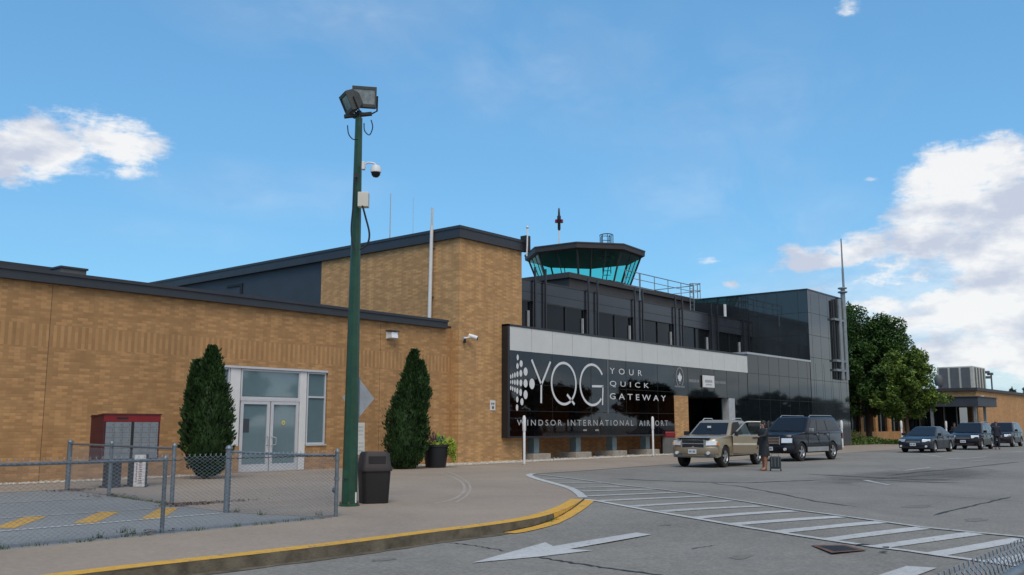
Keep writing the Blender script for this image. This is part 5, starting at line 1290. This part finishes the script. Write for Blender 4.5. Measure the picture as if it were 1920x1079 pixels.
# weeds in the gutter and along the fence, gravel stones, dry leaves
q = MB()
def tuft(x_, y_, z_, n, h_, sp):
    for _ in range(n):
        a = random.uniform(0,6.28); bx_ = x_+random.uniform(-sp,sp); by_ = y_+random.uniform(-sp,sp); hh = h_*random.uniform(.4,1.2)
        q.add([(bx_-0.006,by_,z_),(bx_+0.006,by_,z_),(bx_+hh*0.5*math.cos(a),by_+hh*0.5*math.sin(a),z_+hh)],[(0,1,2)])
for px, py, n, h_ in ((480,1053,60,.14),(430,1062,30,.08),(690,1030,26,.06),(742,1018,22,.07),(1003,984,60,.07),(1025,980,60,.08),(1040,976,40,.06),(560,1044,16,.05),(985,987,40,.06),(960,990,26,.05),(900,1000,16,.05)):
    p = GR(px, py); tuft(p[0], p[1], zr(p[0]), n, h_, 0.09)
for k in range(60):
    x_ = random.uniform(4.5,10.4); tuft(x_, 12.55+random.uniform(-.06,.1), 0.0, random.randint(2,7), random.uniform(.03,.09), 0.05)
for px, py in ((230,1000),(248,1003),(185,1010),(490,967),(440,962),(600,968)):
    p = G(px, py); tuft(p[0], p[1], 0, 18, 0.11, 0.06)
for k in range(40):
    t = random.random(); tuft(10.0+0.4*t, 17+3.2*t, 0, 6, 0.08, 0.06)
tag(q.build('weeds', m['weed_leaf'], fix=False), 'scattered weeds in the kerb gutter and along the fence foot', 'weeds', kind='stuff')
q = MB()
def stone(x_, y_, z_, s):
    P = [(x_+s*math.cos(a)*random.uniform(.7,1.2), y_+s*math.sin(a)*random.uniform(.7,1.2), z_+s*random.uniform(0,.4)) for a in (0,1.6,3.1,4.7)]
    q.add(P+[(x_,y_,z_+s*random.uniform(.5,.9))], [(0,1,4),(1,2,4),(2,3,4),(3,0,4)])
for _ in range(3800):
    x_ = random.uniform(22.4,50); y_ = random.uniform(24.7,26.0)
    stone(x_, y_, 0.015, random.uniform(.02,.05))
for _ in range(900): stone(random.uniform(6,16), random.uniform(25.6,26.4), 0.015, random.uniform(.02,.05))
for _ in range(500): stone(random.uniform(30,44), random.uniform(26.0,27.7), 0.015, random.uniform(.03,.07))
tag(q.build('gravel', m['stone'], fix=False), 'pale gravel strip along the foot of the brick walls', 'gravel', kind='stuff')
q = MB()
for cx_, cy_, sx, sy, n in ((10.15,16.75,.25,.12,160),(10.6,16.6,.5,.08,150),(10.65,22.3,.3,.15,120),(10.3,20.0,.3,.3,60),(7.3,12.75,.2,.1,20)):
    for _ in range(n):
        x_ = random.gauss(cx_,sx); y_ = random.gauss(cy_,sy); a = random.uniform(0,6.28); s = random.uniform(.02,.04)
        q.add([(x_+s*math.cos(a+j*1.57), y_+s*math.sin(a+j*1.57), 0.02+random.uniform(0,.03)) for j in range(4)], [(0,1,2,3)])
tag(q.build('dry_leaves', m['dry_leaf'], fix=False), 'brown dry leaves heaped at the fence posts', 'leaf litter', kind='stuff')
# ------------------------------------------------------------------ vehicles (local frame: x forward, y to the car's left, z up)
def vehicle(name, label, cat, loc, heading, L, W, top, zb, rw, axf, axr, belt, roof, xb, xt, wb, wt, paint, side_wins, lower=None, lower_z=0.0, feats=None, group='vehicles at the kerb'):
    root = thing(name, (loc[0], loc[1], loc[2] if len(loc) > 2 else 0.004), label, cat, group, R(heading))
    ra = rw + 0.075
    prof = list(top)                                   # front lower corner ... rear lower corner
    def arch(xc):
        dz = zb - rw; half = math.sqrt(max(ra*ra - dz*dz, 0.01)); a0 = math.atan2(dz, -half); a1 = math.atan2(dz, half)
        if a0 < a1: a0 += 2*math.pi
        return [(xc + ra*math.cos(a0+(a1-a0)*k/10), rw + ra*math.sin(a0+(a1-a0)*k/10)) for k in range(11)]
    prof += arch(axr) + arch(axf)
    zmid = 0.62
    def sec(t, ins):
        P = []
        for x, z in prof:
            x2 = x*(1-ins/(L/2)*0.8); z2 = z if z < zmid else zmid+(z-zmid)*(1-ins*0.9)
            x2 *= 1 - 0.075*abs(t)**3*(abs(x)/(L/2))**5
            tum = 0.035*max(0, min(1, (z2-0.75)/0.4))
            P.append((x2, t*(W/2)*(1-tum)*(1-0.05*(abs(x)/(L/2))**4), z2))
        return P
    ts = [(-1,.07),(-.985,.03),(-.93,.006),(-.5,-.012),(0,-.018),(.5,-.012),(.93,.006),(.985,.03),(1,.07)]
    rings = [sec(t, i) for t, i in ts]; n = len(prof)
    q = MB(); V = [p for r_ in rings for p in r_]
    F = [(i*n+k, i*n+(k+1)%n, (i+1)*n+(k+1)%n, (i+1)*n+k) for i in range(len(rings)-1) for k in range(n)]
    tr = tessellate_polygon([[Vector((p[0], p[1], 0)) for p in prof]])
    F += [tuple(t) for t in tr] + [tuple((len(rings)-1)*n+i for i in reversed(t)) for t in tr]
    q.add(V, F); body = q.build('body', m[paint], root, smooth=True, local=True)
    MB().box(axr-0.6, axf+0.5, -(W/2-0.24), W/2-0.24, zb-0.06, 0.78).build('underbody', m['underbody'], root, local=True)
    MB().box(-L/2+.25, axr-0.1, -(W/2-0.28), W/2-0.28, zb-0.04, 0.7).build('rear_underbody', m['underbody'], root, local=True)
    # cabin
    rf = roof
    def ring(t, z, ins=0.0):
        x0 = xb[0]*(1-t)+xt[0]*t+ins; x1 = xb[1]*(1-t)+xt[1]*t-ins; hw = wb*(1-t)+wt*t-ins*0.8; c_ = 0.10
        P = []
        for cx_, cy_, a0 in ((x1-c_,hw-c_,0),(x0+c_,hw-c_,90),(x0+c_,-hw+c_,180),(x1-c_,-hw+c_,270)):
            for k in range(4): a = R(a0+30*k); P.append((cx_+c_*math.cos(a), cy_+c_*math.sin(a), z))
        return P
    q = MB(); loft(q, [ring(-0.08,belt-0.05), ring(0,belt), ring(1,rf-0.07), ring(1,rf-0.03,0.05), ring(1,rf-0.006,0.14), ring(1,rf+0.004,0.35)])
    q.build('cabin', m[paint], root, smooth=True, local=True)
    zt = rf-0.07
    def side(x_s, t, sg, e=0.007):
        s = x_s; x = (xb[0]*(1-t)+xt[0]*t)*(1-s)+(xb[1]*(1-t)+xt[1]*t)*s
        return (x, sg*(wb*(1-t)+wt*t+e), belt*(1-t)+zt*t)
    for sg in (1,-1):
        for wpts in side_wins:
            P = [side(s, t, sg) for s, t in wpts]
            MB().poly(P, (0, sg*0.004, 0)).build('side_window', m['car_glass'], root, local=True)
    def fr(u, t, which, e=0.008):
        x = (xb[1]*(1-t)+xt[1]*t+e) if which else (xb[0]*(1-t)+xt[0]*t-e)
        return (x, u*(wb*(1-t)+wt*t), belt*(1-t)+zt*t)
    MB().poly([fr(-.87,.08,1),fr(.87,.08,1),fr(.84,.93,1),fr(-.84,.93,1)], (.004,0,.002)).build('windshield', m['car_glass'], root, local=True)
    MB().poly([fr(-.84,.15,0),fr(.84,.15,0),fr(.80,.9,0),fr(-.80,.9,0)], (-.004,0,.002)).build('rear_window', m['car_glass'], root, local=True)
    q = MB(); q.tube([fr(-.1,.06,1,.02),fr(-.75,.10,1,.02)],0.01,4); q.tube([fr(.6,.06,1,.02),fr(0,.10,1,.02)],0.01,4); q.build('wipers', m['black'], root, local=True)
    # wheels
    for x in (axf, axr):
        for sg in (1,-1):
            yo = sg*(W/2-0.015); yi = sg*(W/2-0.235); s_ = 1 if yo > yi else -1
            hh = [(rw*0.62,0),(rw*0.93,0),(rw,-0.03),(rw,-0.19),(rw*0.93,-0.22),(rw*0.62,-0.22)]
            wv = MB().lathe((x, yo, rw), [(r_, h_*s_) for r_, h_ in hh], 28, 'y', caps=False).build('wheel', m['rubber'], root, smooth=True, local=True)
            q = MB(); q.lathe((x, yo-0.012*s_, rw), [(rw*0.64,0),(rw*0.60,0.006*s_),(rw*0.56,-0.02*s_),(rw*0.54,-0.05*s_)], 24, 'y', caps=False)
            for k in range(5):
                a = 2*math.pi*k/5+0.3; d = Vector((math.cos(a),0,math.sin(a))); u_ = Vector((-math.sin(a),0,math.cos(a)))
                q.obox(Vector((x,yo-0.02*s_,rw))+d*rw*0.33, d*rw*0.27, Vector((0,0.012,0)), u_*rw*0.085)
            q.lathe((x,yo-0.03*s_,rw),[(rw*0.14,0.02*s_),(rw*0.14,-0.02*s_)],12,'y')
            q.build('rim', m['rim'], wv, local=True)
            MB().lathe((x,yo-0.07*s_,rw),[(rw*0.62,0),(rw*0.62,-0.02*s_)],16,'y').build('brake_disc', m['underbody'], wv, local=True)
    if lower:
        for sg in (1,-1):
            y_ = sg*(W/2)
            MB().box(axr+ra+0.03, axf-ra-0.03, min(y_,y_+sg*0.012), max(y_,y_+sg*0.012), zb, lower_z).build('side_cladding', m[lower], root, local=True)
    f = feats or {}
    fx = L/2
    if 'lights' in f:
        y0_, y1_, z0_, z1_, xo = f['lights']
        for sg in (1,-1):
            hl = MB().add([(fx-xo[0],sg*y0_,z0_),(fx-xo[1],sg*y1_,z0_+.01),(fx-xo[1]-.02,sg*y1_,z1_),(fx-xo[0]-.03,sg*y0_,z1_),
                      (fx-xo[0]-.2,sg*y0_,z0_),(fx-xo[1]-.25,sg*(y1_-.02),z0_),(fx-xo[1]-.25,sg*(y1_-.02),z1_),(fx-xo[0]-.2,sg*y0_,z1_)],
                     [(0,1,2,3),(4,7,6,5),(0,4,5,1),(3,2,6,7),(1,5,6,2),(0,3,7,4)]).build('headlight', m['lamp_glass'], root, local=True, bevel=0.008)
    if 'grille' in f:
        hw, z0_, z1_, xo = f['grille']
        g = MB().box(fx-xo-0.06, fx-xo+0.012, -hw, hw, z0_, z1_).build('grille', m['black'], root, local=True)
        q = MB(); nb_ = f.get('bars', 2)
        for k in range(nb_): zz_ = z0_+(z1_-z0_)*(k+0.5)/nb_ if nb_ > 1 else (z0_+z1_)/2; q.box(fx-xo+0.012, fx-xo+0.022, -hw+.01, hw-.01, zz_-0.013, zz_+0.013)
        if f.get('surround'): 
            q.box(fx-xo+0.012, fx-xo+0.03, -hw-.03, -hw+.01, z0_-.02, z1_+.02); q.box(fx-xo+0.012, fx-xo+0.03, hw-.01, hw+.03, z0_-.02, z1_+.02)
        q.build('grille_bar', m[f.get('barmat','silver_trim')], g, local=True)
    if 'plate' in f:
        z0_, xo, yo_ = f['plate']
        p_ = MB().box(fx-xo, fx-xo+0.02, yo_-0.16, yo_+0.16, z0_, z0_+0.16).build('licence_plate', m['plate'], root, local=True)
        q = MB()
        for k in range(7):
            if k != 3: q.box(fx-xo+0.02, fx-xo+0.023, yo_-0.125+0.036*k, yo_-0.105+0.036*k, z0_+0.045, z0_+0.115)
        q.build('plate_characters', m['navy_paint'], p_, local=True)
    if 'intake' in f:
        hw, z0_, z1_, xo = f['intake']; MB().box(fx-xo-0.1, fx-xo+0.008, -hw, hw, z0_, z1_).build('lower_intake', m['black'], root, local=True)
    if 'bumper' in f:
        z0_, z1_, mt_, pr = f['bumper']
        q = MB(); V = []
        for k in range(13):
            u = -1+2*k/12; x_ = fx + pr - 0.26*abs(u)**4; V += [(x_,u*(W/2-.0),z0_),(x_+.02,u*(W/2),(z0_+z1_)/2),(x_-.01,u*(W/2),z1_),(x_-.12,u*(W/2-.02),z1_),(x_-.12,u*(W/2-.02),z0_)]
        q.add(V, [(5*k+i,5*k+(i+1)%5,5*k+5+(i+1)%5,5*k+5+i) for k in range(12) for i in range(5)]); q.build('bumper', m[mt_], root, smooth=True, local=True)
    if 'fogs' in f:
        for sg in (1,-1): MB().cyl((fx-f['fogs'][2]-.05,sg*f['fogs'][0],f['fogs'][1]),(fx-f['fogs'][2]+.03,sg*f['fogs'][0],f['fogs'][1]),0.06,0.06,12).build('fog_light', m['lamp_glass'], root, local=True)
    if 'amber' in f:
        for sg in (1,-1): MB().obox((fx-f['amber'][1],sg*f['amber'][0],f['amber'][2]),(.07,0,0),(0,0.02,0),(0,0,0.05)).build('turn_signal', m['amber'], root, local=True)
    mx_ = xb[1]-0.25
    for sg in (1,-1):
        mr_ = MB().obox((mx_,sg*(W/2+0.10),belt+0.08),(0.05,0,0),(0,0.10,0),(0,0,0.075)).build('mirror', m[f.get('mirror', paint)], root, local=True, bevel=0.02)
        MB().obox((mx_-0.052,sg*(W/2+0.10),belt+0.08),(0.002,0,0),(0,0.085,0),(0,0,0.06)).build('mirror_glass', m['chrome'], mr_, local=True)
    yd = W/2*(1-0.028)
    for x in f.get('seams', []):
        for sg in (1,-1): MB().box(x-0.008, x+0.008, min(sg*(yd+.004),sg*(yd+.026)) , max(sg*(yd+.004),sg*(yd+.026)), zb+0.12, belt-0.01).build('door_seam', m['seam'], root, local=True)
    for x in f.get('handles', []):
        for sg in (1,-1): MB().obox((x, sg*(yd+0.02), belt-0.10),(0.085,0,0),(0,0.02,0),(0,0,0.016)).build('door_handle', m[f.get('hmat','chrome')], root, local=True)
    if f.get('rails'):
        for sg in (1,-1): MB().tube([(xt[0]+.15,sg*(wt-.08),rf-.02),(xt[0]+.25,sg*(wt-.08),rf+.06),(xt[1]-.35,sg*(wt-.08),rf+.06),(xt[1]-.2,sg*(wt-.08),rf-.02)],0.018,6).build('roof_rail', m[f['rails']], root, smooth=True, local=True)
    for sg in (1,-1): MB().box(-fx+0.02, -fx+0.10, min(sg*(W/2-.30),sg*(W/2-.10)), max(sg*(W/2-.30),sg*(W/2-.10)), belt-0.32, belt-0.06).build('tail_light', m['red'], root, local=True)
    return root

# gold pickup with its front door open
wA = [[(.62,.06),(.955,.06),(.93,.88),(.66,.90)]]
gold = vehicle('gold_pickup', 'two tone gold crew cab pickup parked nose left with its driver door open', 'pickup',
    (33.35, 17.1), 183.5, 5.15, 1.80,
    [(2.52,.36),(2.58,.44),(2.58,.62),(2.55,.66),(2.53,1.00),(2.40,1.07),(1.75,1.13),(1.25,1.17),(-.95,1.17),(-2.45,1.17),(-2.55,1.15),(-2.57,.62),(-2.50,.44)],
    .42, .385, 1.70, -1.50, 1.15, 1.73, (-1.0,1.22), (-.78,.55), .84, .68, 'gold_paint',
    [[(.05,.10),(.47,.10),(.46,.88),(.09,.88)]],
    'gold_lower', .66,
    {'lights':(.50,.86,.80,.97,(.03,.16)), 'grille':(.44,.74,.99,.03), 'bars':1, 'surround':True, 'plate':(.50,-.04,.0), 'bumper':(.50,.72,'gold_lower',.03), 'fogs':(.62,.53,-.05),
     'amber':(.885,.26,.86), 'seams':[-.05,-.95], 'handles':[-.72], 'hmat':'black', 'rails':'light_grey_metal', 'mirror':'black'})
MB().box(2.32,2.56,-.62,.62,1.035,1.075).build('hood_deflector', m['navy_paint'], gold, local=True, bevel=0.015)
MB().box(2.30,2.56,-.80,.80,.37,.52).build('lower_bumper', m['grey_trim'], gold, local=True, bevel=0.03)
MB().obox((.98,-.05,1.47),(.015,0,0),(0,.07,0),(0,0,.035)).build('sticker', m['white_paint'], gold, local=True)  # white block standing in for a pale tag reflection at the windshield mirror
MB().box(-2.4,-1.15,-.78,.78,1.10,1.19).build('bed_cover', m['black_matte'], gold, local=True)
for sg in (1,-1):
    MB().box(-2.3,-1.95,min(sg*.9,sg*.915),max(sg*.9,sg*.915),.66,.72).build('beige_moulding', m['beige_stripe'], gold, local=True)
    MB().box(-1.02,-.06,min(sg*.9,sg*.915),max(sg*.9,sg*.915),.66,.72).build('beige_moulding', m['beige_stripe'], gold, local=True)
MB().box(1.5,1.2,-.03,.03,1.5,1.56).build('mirror_tag', m['white_paint'], gold, local=True) if False else None
# black sheets on the body paint in the dark interior behind the open door
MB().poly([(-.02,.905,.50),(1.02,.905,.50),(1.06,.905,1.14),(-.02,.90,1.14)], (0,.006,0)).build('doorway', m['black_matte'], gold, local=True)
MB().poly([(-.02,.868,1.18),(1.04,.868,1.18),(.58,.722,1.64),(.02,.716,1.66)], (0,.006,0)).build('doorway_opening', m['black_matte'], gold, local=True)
MB().box(.05,.5,.25,.8,.9,1.45).build('front_seat', m['seat'], gold, local=True, bevel=0.05)
# the open door itself: hinged at the front edge, swung out
hinge = Vector((1.06, .92, 0)); ang = R(180-62)        # direction of the open door in the car frame
dv = Vector((math.cos(ang), math.sin(ang), 0)); nv = Vector((-dv.y, dv.x, 0))
def dpnt(s, z, o=0.0): p = hinge + dv*s + nv*o; return Vector((p.x, p.y, z))
dr_ = MB().poly([dpnt(0,.50),dpnt(.98,.50),dpnt(1.05,.62),dpnt(1.05,1.14),dpnt(0,1.14)], nv*0.07).build('door', m['gold_paint'], gold, local=True, bevel=0.01)
q = MB(); q.tube([dpnt(.0,1.14,.035),dpnt(.46,1.63,.035),dpnt(.56,1.66,.035),dpnt(1.03,1.66,.035),dpnt(1.04,1.14,.035)],0.030,5); q.tube([dpnt(.0,1.16,.035),dpnt(1.04,1.16,.035)],0.02,5); q.build('window_frame', m['silver_trim'], dr_, local=True)
MB().poly([dpnt(.03,1.16,.03),dpnt(1.02,1.16,.03),dpnt(1.01,1.64,.03),dpnt(.50,1.64,.03)]).build('window_glass', m['clear_glass'], dr_, local=True)
for off, nm_ in ((-.008,'inner'),(.07,'outer')):
    MB().poly([dpnt(.01,.80,off),dpnt(1.04,.80,off),dpnt(1.04,.87,off),dpnt(.01,.87,off)], nv*0.008).build('beige_moulding', m['beige_stripe'], dr_, local=True)
    MB().poly([dpnt(.01,.51,off),dpnt(.98,.51,off),dpnt(1.04,.62,off),dpnt(1.04,.79,off),dpnt(.01,.79,off)], nv*0.005).build('lower_panel', m['gold_lower'], dr_, local=True)
for off in (-.03,.09): MB().poly([dpnt(.72,1.05,off),dpnt(.92,1.05,off),dpnt(.92,1.09,off),dpnt(.72,1.09,off)], nv*0.02).build('handle', m['black'], dr_, local=True)

navy = vehicle('black_suv', 'large glossy black full size vehicle with chrome trim behind the gold pickup', 'car',
    (40.72, 17.08), 176, 5.25, 2.00,
    [(2.52,.34),(2.60,.42),(2.62,.70),(2.60,1.02),(2.50,1.12),(1.80,1.20),(1.25,1.26),(-2.45,1.26),(-2.58,1.20),(-2.62,.62),(-2.55,.42)],
    .40, .40, 1.68, -1.34, 1.24, 1.90, (-2.5,1.22), (-2.18,.52), .95, .76, 'navy_paint',
    [[(.72,.08),(.935,.08),(.90,.86),(.745,.90)], [(.44,.08),(.705,.08),(.725,.90),(.46,.90)], [(.06,.10),(.42,.08),(.44,.90),(.11,.86)]],
    'silver_trim', .60,
    {'lights':(.52,.93,.78,.98,(.02,.15)), 'grille':(.46,.72,1.04,-.01), 'bars':5, 'surround':True, 'barmat':'chrome', 'plate':(.46,-.05,0), 'bumper':(.42,.68,'navy_paint',.02),
     'fogs':(.7,.52,-.03), 'seams':[1.05,.02,-1.0], 'handles':[.18,-.85], 'rails':'silver_trim', 'mirror':'chrome'})
sedan = vehicle('dark_sedan', 'dark blue grey four door sedan, the lowest car in the line at the right', 'car',
    (57.3, 16.3), 178, 4.85, 1.80,
    [(2.34,.24),(2.42,.34),(2.42,.52),(2.34,.66),(2.10,.76),(1.50,.87),(1.10,.93),(-1.70,.99),(-2.20,.99),(-2.38,.94),(-2.42,.55),(-2.34,.32)],
    .24, .325, 1.45, -1.32, .93, 1.45, (-1.95,1.18), (-1.0,.25), .84, .62, 'blue_paint',
    [[(.56,.10),(.94,.08),(.90,.80),(.60,.88)], [(.12,.14),(.54,.10),(.58,.88),(.24,.82)]],
    None, 0, {'lights':(.48,.86,.60,.74,(.05,.24)), 'grille':(.40,.56,.66,.04), 'bars':2, 'plate':(.38,-.005,0), 'intake':(.62,.26,.36,.03), 'fogs':(.68,.36,.06), 'seams':[.95,-.02,-.98], 'handles':[.12,-.85], 'hmat':'blue_paint'})
van = vehicle('black_wagon', 'black tall wagon with bright headlights between the sedan and the car at the edge', 'car',
    (65.6, 15.9), 181, 4.75, 1.80,
    [(2.28,.26),(2.36,.36),(2.37,.60),(2.30,.80),(2.05,.92),(1.55,1.02),(1.15,1.06),(-2.20,1.08),(-2.33,1.0),(-2.37,.55),(-2.3,.34)],
    .30, .345, 1.42, -1.33, 1.05, 1.68, (-2.22,1.22), (-1.95,.30), .86, .68, 'black_paint',
    [[(.62,.08),(.94,.08),(.90,.84),(.66,.90)], [(.34,.08),(.60,.08),(.64,.90),(.37,.90)], [(.06,.12),(.32,.08),(.35,.90),(.11,.84)]],
    None, 0, {'lights':(.46,.86,.72,.89,(.05,.24)), 'grille':(.42,.66,.82,.02), 'bars':2, 'plate':(.44,-.005,0), 'intake':(.6,.30,.42,.02), 'seams':[1.0,.0,-1.0], 'handles':[.15,-.85], 'rails':'silver_trim'})
van3 = vehicle('plum_crossover', 'dark plum crossover cut by the right edge of the picture, last in the line', 'car',
    (75.2, 16.1), 181, 4.8, 1.85,
    [(2.30,.28),(2.38,.38),(2.39,.62),(2.32,.82),(2.05,.96),(1.55,1.05),(1.15,1.09),(-2.20,1.10),(-2.35,1.0),(-2.39,.55),(-2.3,.36)],
    .32, .35, 1.44, -1.36, 1.08, 1.72, (-2.22,1.22), (-1.9,.38), .88, .70, 'plum_paint',
    [[(.62,.08),(.94,.08),(.90,.84),(.66,.90)], [(.34,.08),(.60,.08),(.64,.90),(.37,.90)], [(.06,.12),(.32,.08),(.35,.90),(.11,.84)]],
    None, 0, {'lights':(.50,.88,.72,.88,(.05,.24)), 'grille':(.46,.64,.84,.02), 'bars':2, 'plate':(.44,-.005,0), 'intake':(.6,.30,.42,.02), 'seams':[1.0,.0,-1.0], 'handles':[.15,-.85]})

# ------------------------------------------------------------------ people
def person(loc, rz, h, label, top, legs, shoe, hair, coat_to, hair_mt, arm_pose='down', stride=0.12, long_hair=False, sleeve=None):
    o = thing('person', (loc[0], loc[1], 0.012), label, 'person', None, rz)
    k = h/1.70
    P = {}; E = []; Rr = {}
    def add(nm, p, r_, par=None):
        P[nm] = Vector(p)*k; Rr[nm] = r_*k
        if par: E.append((par, nm))
    add('pelvis',(0,0,.93),.125); add('waist',(0,0,1.08),.115,'pelvis'); add('chest',(0.01,0,1.28),.135,'waist'); add('neck0',(0,0,1.43),.062,'chest'); add('neck',(0.01,0,1.49),.052,'neck0')
    add('jaw',(0.035,0,1.545),.068,'neck'); add('head',(0.015,0,1.61),.088,'jaw'); add('crown',(0,0,1.665),.060,'head')
    for sg, s in ((1,'l'),(-1,'r')):
        fw_ = stride*sg
        add('hip'+s,(0,sg*.09,.88),.092,'pelvis'); add('knee'+s,(fw_*.5+.02,sg*.10,.48),.058,'hip'+s); add('calf'+s,(fw_*.7-.01,sg*.10,.32),.052,'knee'+s); add('ank'+s,(fw_,sg*.10,.085),.035,'calf'+s)
        add('heel'+s,(fw_-.03,sg*.10,.04),.034,'ank'+s); add('toe'+s,(fw_+.15,sg*.115,.03),.030,'ank'+s)
        add('sh'+s,(0,sg*.175,1.385),.055,'chest')
        if arm_pose == 'reach' and sg == 1: el, wr, hd = (.16,sg*.26,1.20), (.38,sg*.22,1.16), (.46,sg*.21,1.17)
        elif arm_pose == 'bag' and sg == -1: el, wr, hd = (-.03,sg*.25,1.12), (.0,sg*.30,.88), (.01,sg*.31,.80)
        else: el, wr, hd = (-.02,sg*.24,1.12), (.06,sg*.25,.88), (.08,sg*.25,.81)
        add('el'+s, el, .040,'sh'+s); add('wr'+s, wr, .026,'el'+s); add('palm'+s, hd, .030,'wr'+s)
        pm = Vector(hd); dr0 = (Vector(hd)-Vector(wr)).normalized()
        for j in range(4):
            sp = (j-1.5)*.020; a_ = pm + dr0*.045 + Vector((sp,0,0)) if abs(dr0.z) > .5 else pm + dr0*.045 + Vector((0,sp,0))
            add('f%d%s' % (j,s), tuple(a_), .010, 'palm'+s); add('g%d%s' % (j,s), tuple(a_ + dr0*(.035+.006*(1.5-abs(j-1.5))) + Vector((-.008,-sg*.010,0))), .0075, 'f%d%s' % (j,s))
        add('t'+s, tuple(pm + Vector((.035,-sg*.008,0)) + dr0*.015), .010, 'palm'+s); add('u'+s, tuple(pm + Vector((.045,-sg*.012,0)) + dr0*.045), .008, 't'+s)
    names = list(P); idx = {a: i for i, a in enumerate(names)}
    me = bpy.data.meshes.new('body'); me.from_pydata([tuple(P[a]) for a in names], [(idx[a], idx[c_]) for a, c_ in E], [])
    ob = bpy.data.objects.new('tmp', me); COL.objects.link(ob)
    md = ob.modifiers.new('s', 'SKIN')
    for a in names: me.skin_vertices[0].data[idx[a]].radius = (Rr[a], Rr[a]*(1.25 if a in ('pelvis','waist','chest') else 1.0)); me.skin_vertices[0].data[idx[a]].use_root = (a == 'pelvis')
    ob.modifiers.new('d', 'SUBSURF').levels = 1
    bpy.context.view_layer.update()
    m2 = bpy.data.meshes.new_from_object(ob.evaluated_get(bpy.context.evaluated_depsgraph_get()))
    bpy.data.objects.remove(ob)
    m2.name = 'body'; body = bpy.data.objects.new('body', m2); COL.objects.link(body); m2.materials.clear(); m2.materials.append(m['skin']); body.parent = o
    m2.polygons.foreach_set('use_smooth', [True]*len(m2.polygons))
    # face
    q = MB(); q.add([(.095*k,-.014*k,1.585*k),(.095*k,.014*k,1.585*k),(.122*k,0,1.59*k),(.100*k,0,1.63*k)], [(0,1,2),(1,3,2),(3,0,2),(0,3,1)]); q.build('nose', m['skin'], body, local=True)
    q = MB()
    for sg in (1,-1): q.sphere((.092*k,sg*.032*k,1.622*k),.011*k,8,6)
    q.build('eyes', m['black'], body, local=True)
    q = MB(); q.obox((.094*k,0,1.555*k),(.006,0,0),(0,.024*k,0),(0,0,.005)); q.build('mouth', m['red'], body, local=True)
    q = MB()
    for sg in (1,-1): q.sphere((.01*k,sg*.088*k,1.605*k),.022*k,8,6,(1,.4,1.2))
    q.build('ears', m['skin'], body, local=True)
    q = MB(); q.sphere((-.012*k,0,1.635*k),.107*k,14,10,(.98,.92,.95))
    if long_hair: q.sphere((-.055*k,0,1.54*k),.085*k,12,8,(.7,1.05,1.5))
    q.build('hair', m[hair_mt], body, smooth=True, local=True)
    # clothes
    def rg(z, rx, ry, x0=0): return [((x0+rx*math.cos(a))*k, ry*math.sin(a)*k, z*k) for a in [2*math.pi*j/18 for j in range(18)]]
    rings = [rg(1.46,.070,.078), rg(1.43,.10,.15), rg(1.38,.125,.205), rg(1.28,.145,.205), rg(1.08,.135,.175), rg(.95,.15,.19), rg(.82,.155,.195)]
    if coat_to < .8: rings += [rg((.82+coat_to)/2,.17,.205), rg(coat_to,.185,.215), rg(coat_to,.165,.195)]
    q = MB(); loft(q, rings, cap=False)
    q.build('coat', m[top], body, smooth=True, local=True)
    for sg, s in ((1,'l'),(-1,'r')):
        MB().tube([P['sh'+s]+Vector((0,-sg*.02,.01)), P['sh'+s].lerp(P['el'+s],.5), P['el'+s], P['el'+s].lerp(P['wr'+s],.5), P['wr'+s]], [.072*k,.062*k,.056*k,.048*k,.042*k], 10).build('sleeve', m[top], body, smooth=True, local=True)
        MB().tube([P['hip'+s], P['knee'+s], P['calf'+s], P['ank'+s]], [.105*k,.072*k,.064*k,.052*k], 10).build('trouser_leg' if legs != 'boot' else 'boot_shaft', m[legs], body, smooth=True, local=True)
        sh = MB(); a_ = P['ank'+s]
        sh.tube([a_+Vector((-.05*k,0,-.035*k)), a_+Vector((.02*k,0,-.03*k)), a_+Vector((.11*k,0,-.045*k)), a_+Vector((.18*k,.01*sg,-.055*k))], [.040*k,.046*k,.038*k,.022*k], 8); sh.build('shoe', m[shoe], body, smooth=True, local=True)
    return o
pw = DD(1434, 880, 32.2)
person((pw.x, pw.y), R(155), 1.66, 'person in a knee length black quilted coat and tan boots beside the open gold door', 'coat_black', 'boot', 'boot', True, .50, 'hair_dark', 'reach', .06, True)
sc_ = DD(1454, 870, 32.0)
SC = thing('suitcase', (sc_.x, sc_.y, 0.01), 'dark upright wheeled suitcase beside the person in the black coat', 'suitcase', rz=R(20))
MB().box(-.13,.13,-.18,.18,.07,.48).build('shell', m['case'], SC, local=True, bevel=.04)
for sx in (-.09,.09):
    for sy in (-.17,.17): MB().cyl((sx,sy-.015,.035),(sx,sy+.015,.035),.035,.035,10).build('wheel', m['rubber'], SC, local=True)
MB().tube([(-.08,-.12,.46),(-.08,-.12,.58),(-.08,.12,.58),(-.08,.12,.46)],.012,6).build('handle', m['grey_trim'], SC, local=True)
q = MB()
for yy in (-.11,0,.11): q.box(-.136,-.13,yy-.012,yy+.012,.14,.44)
q.build('rib', m['grey_trim'], SC, local=True)
pm_ = DD(1870.5, 842, 59.5)
person((pm_.x, pm_.y), R(200), 1.72, 'person in a dark navy suit standing at the rear side of the black wagon', 'suit_navy', 'suit_navy', 'black', True, .80, 'hair_red', 'down', .05)
pb_ = DD(1792, 836, 70)
person((pb_.x, pb_.y), R(200), 1.66, 'person in a dark jacket half hidden between the dark sedan and the black wagon', 'coat_black', 'suit_navy', 'black', True, .80, 'hair_dark', 'down', .05)
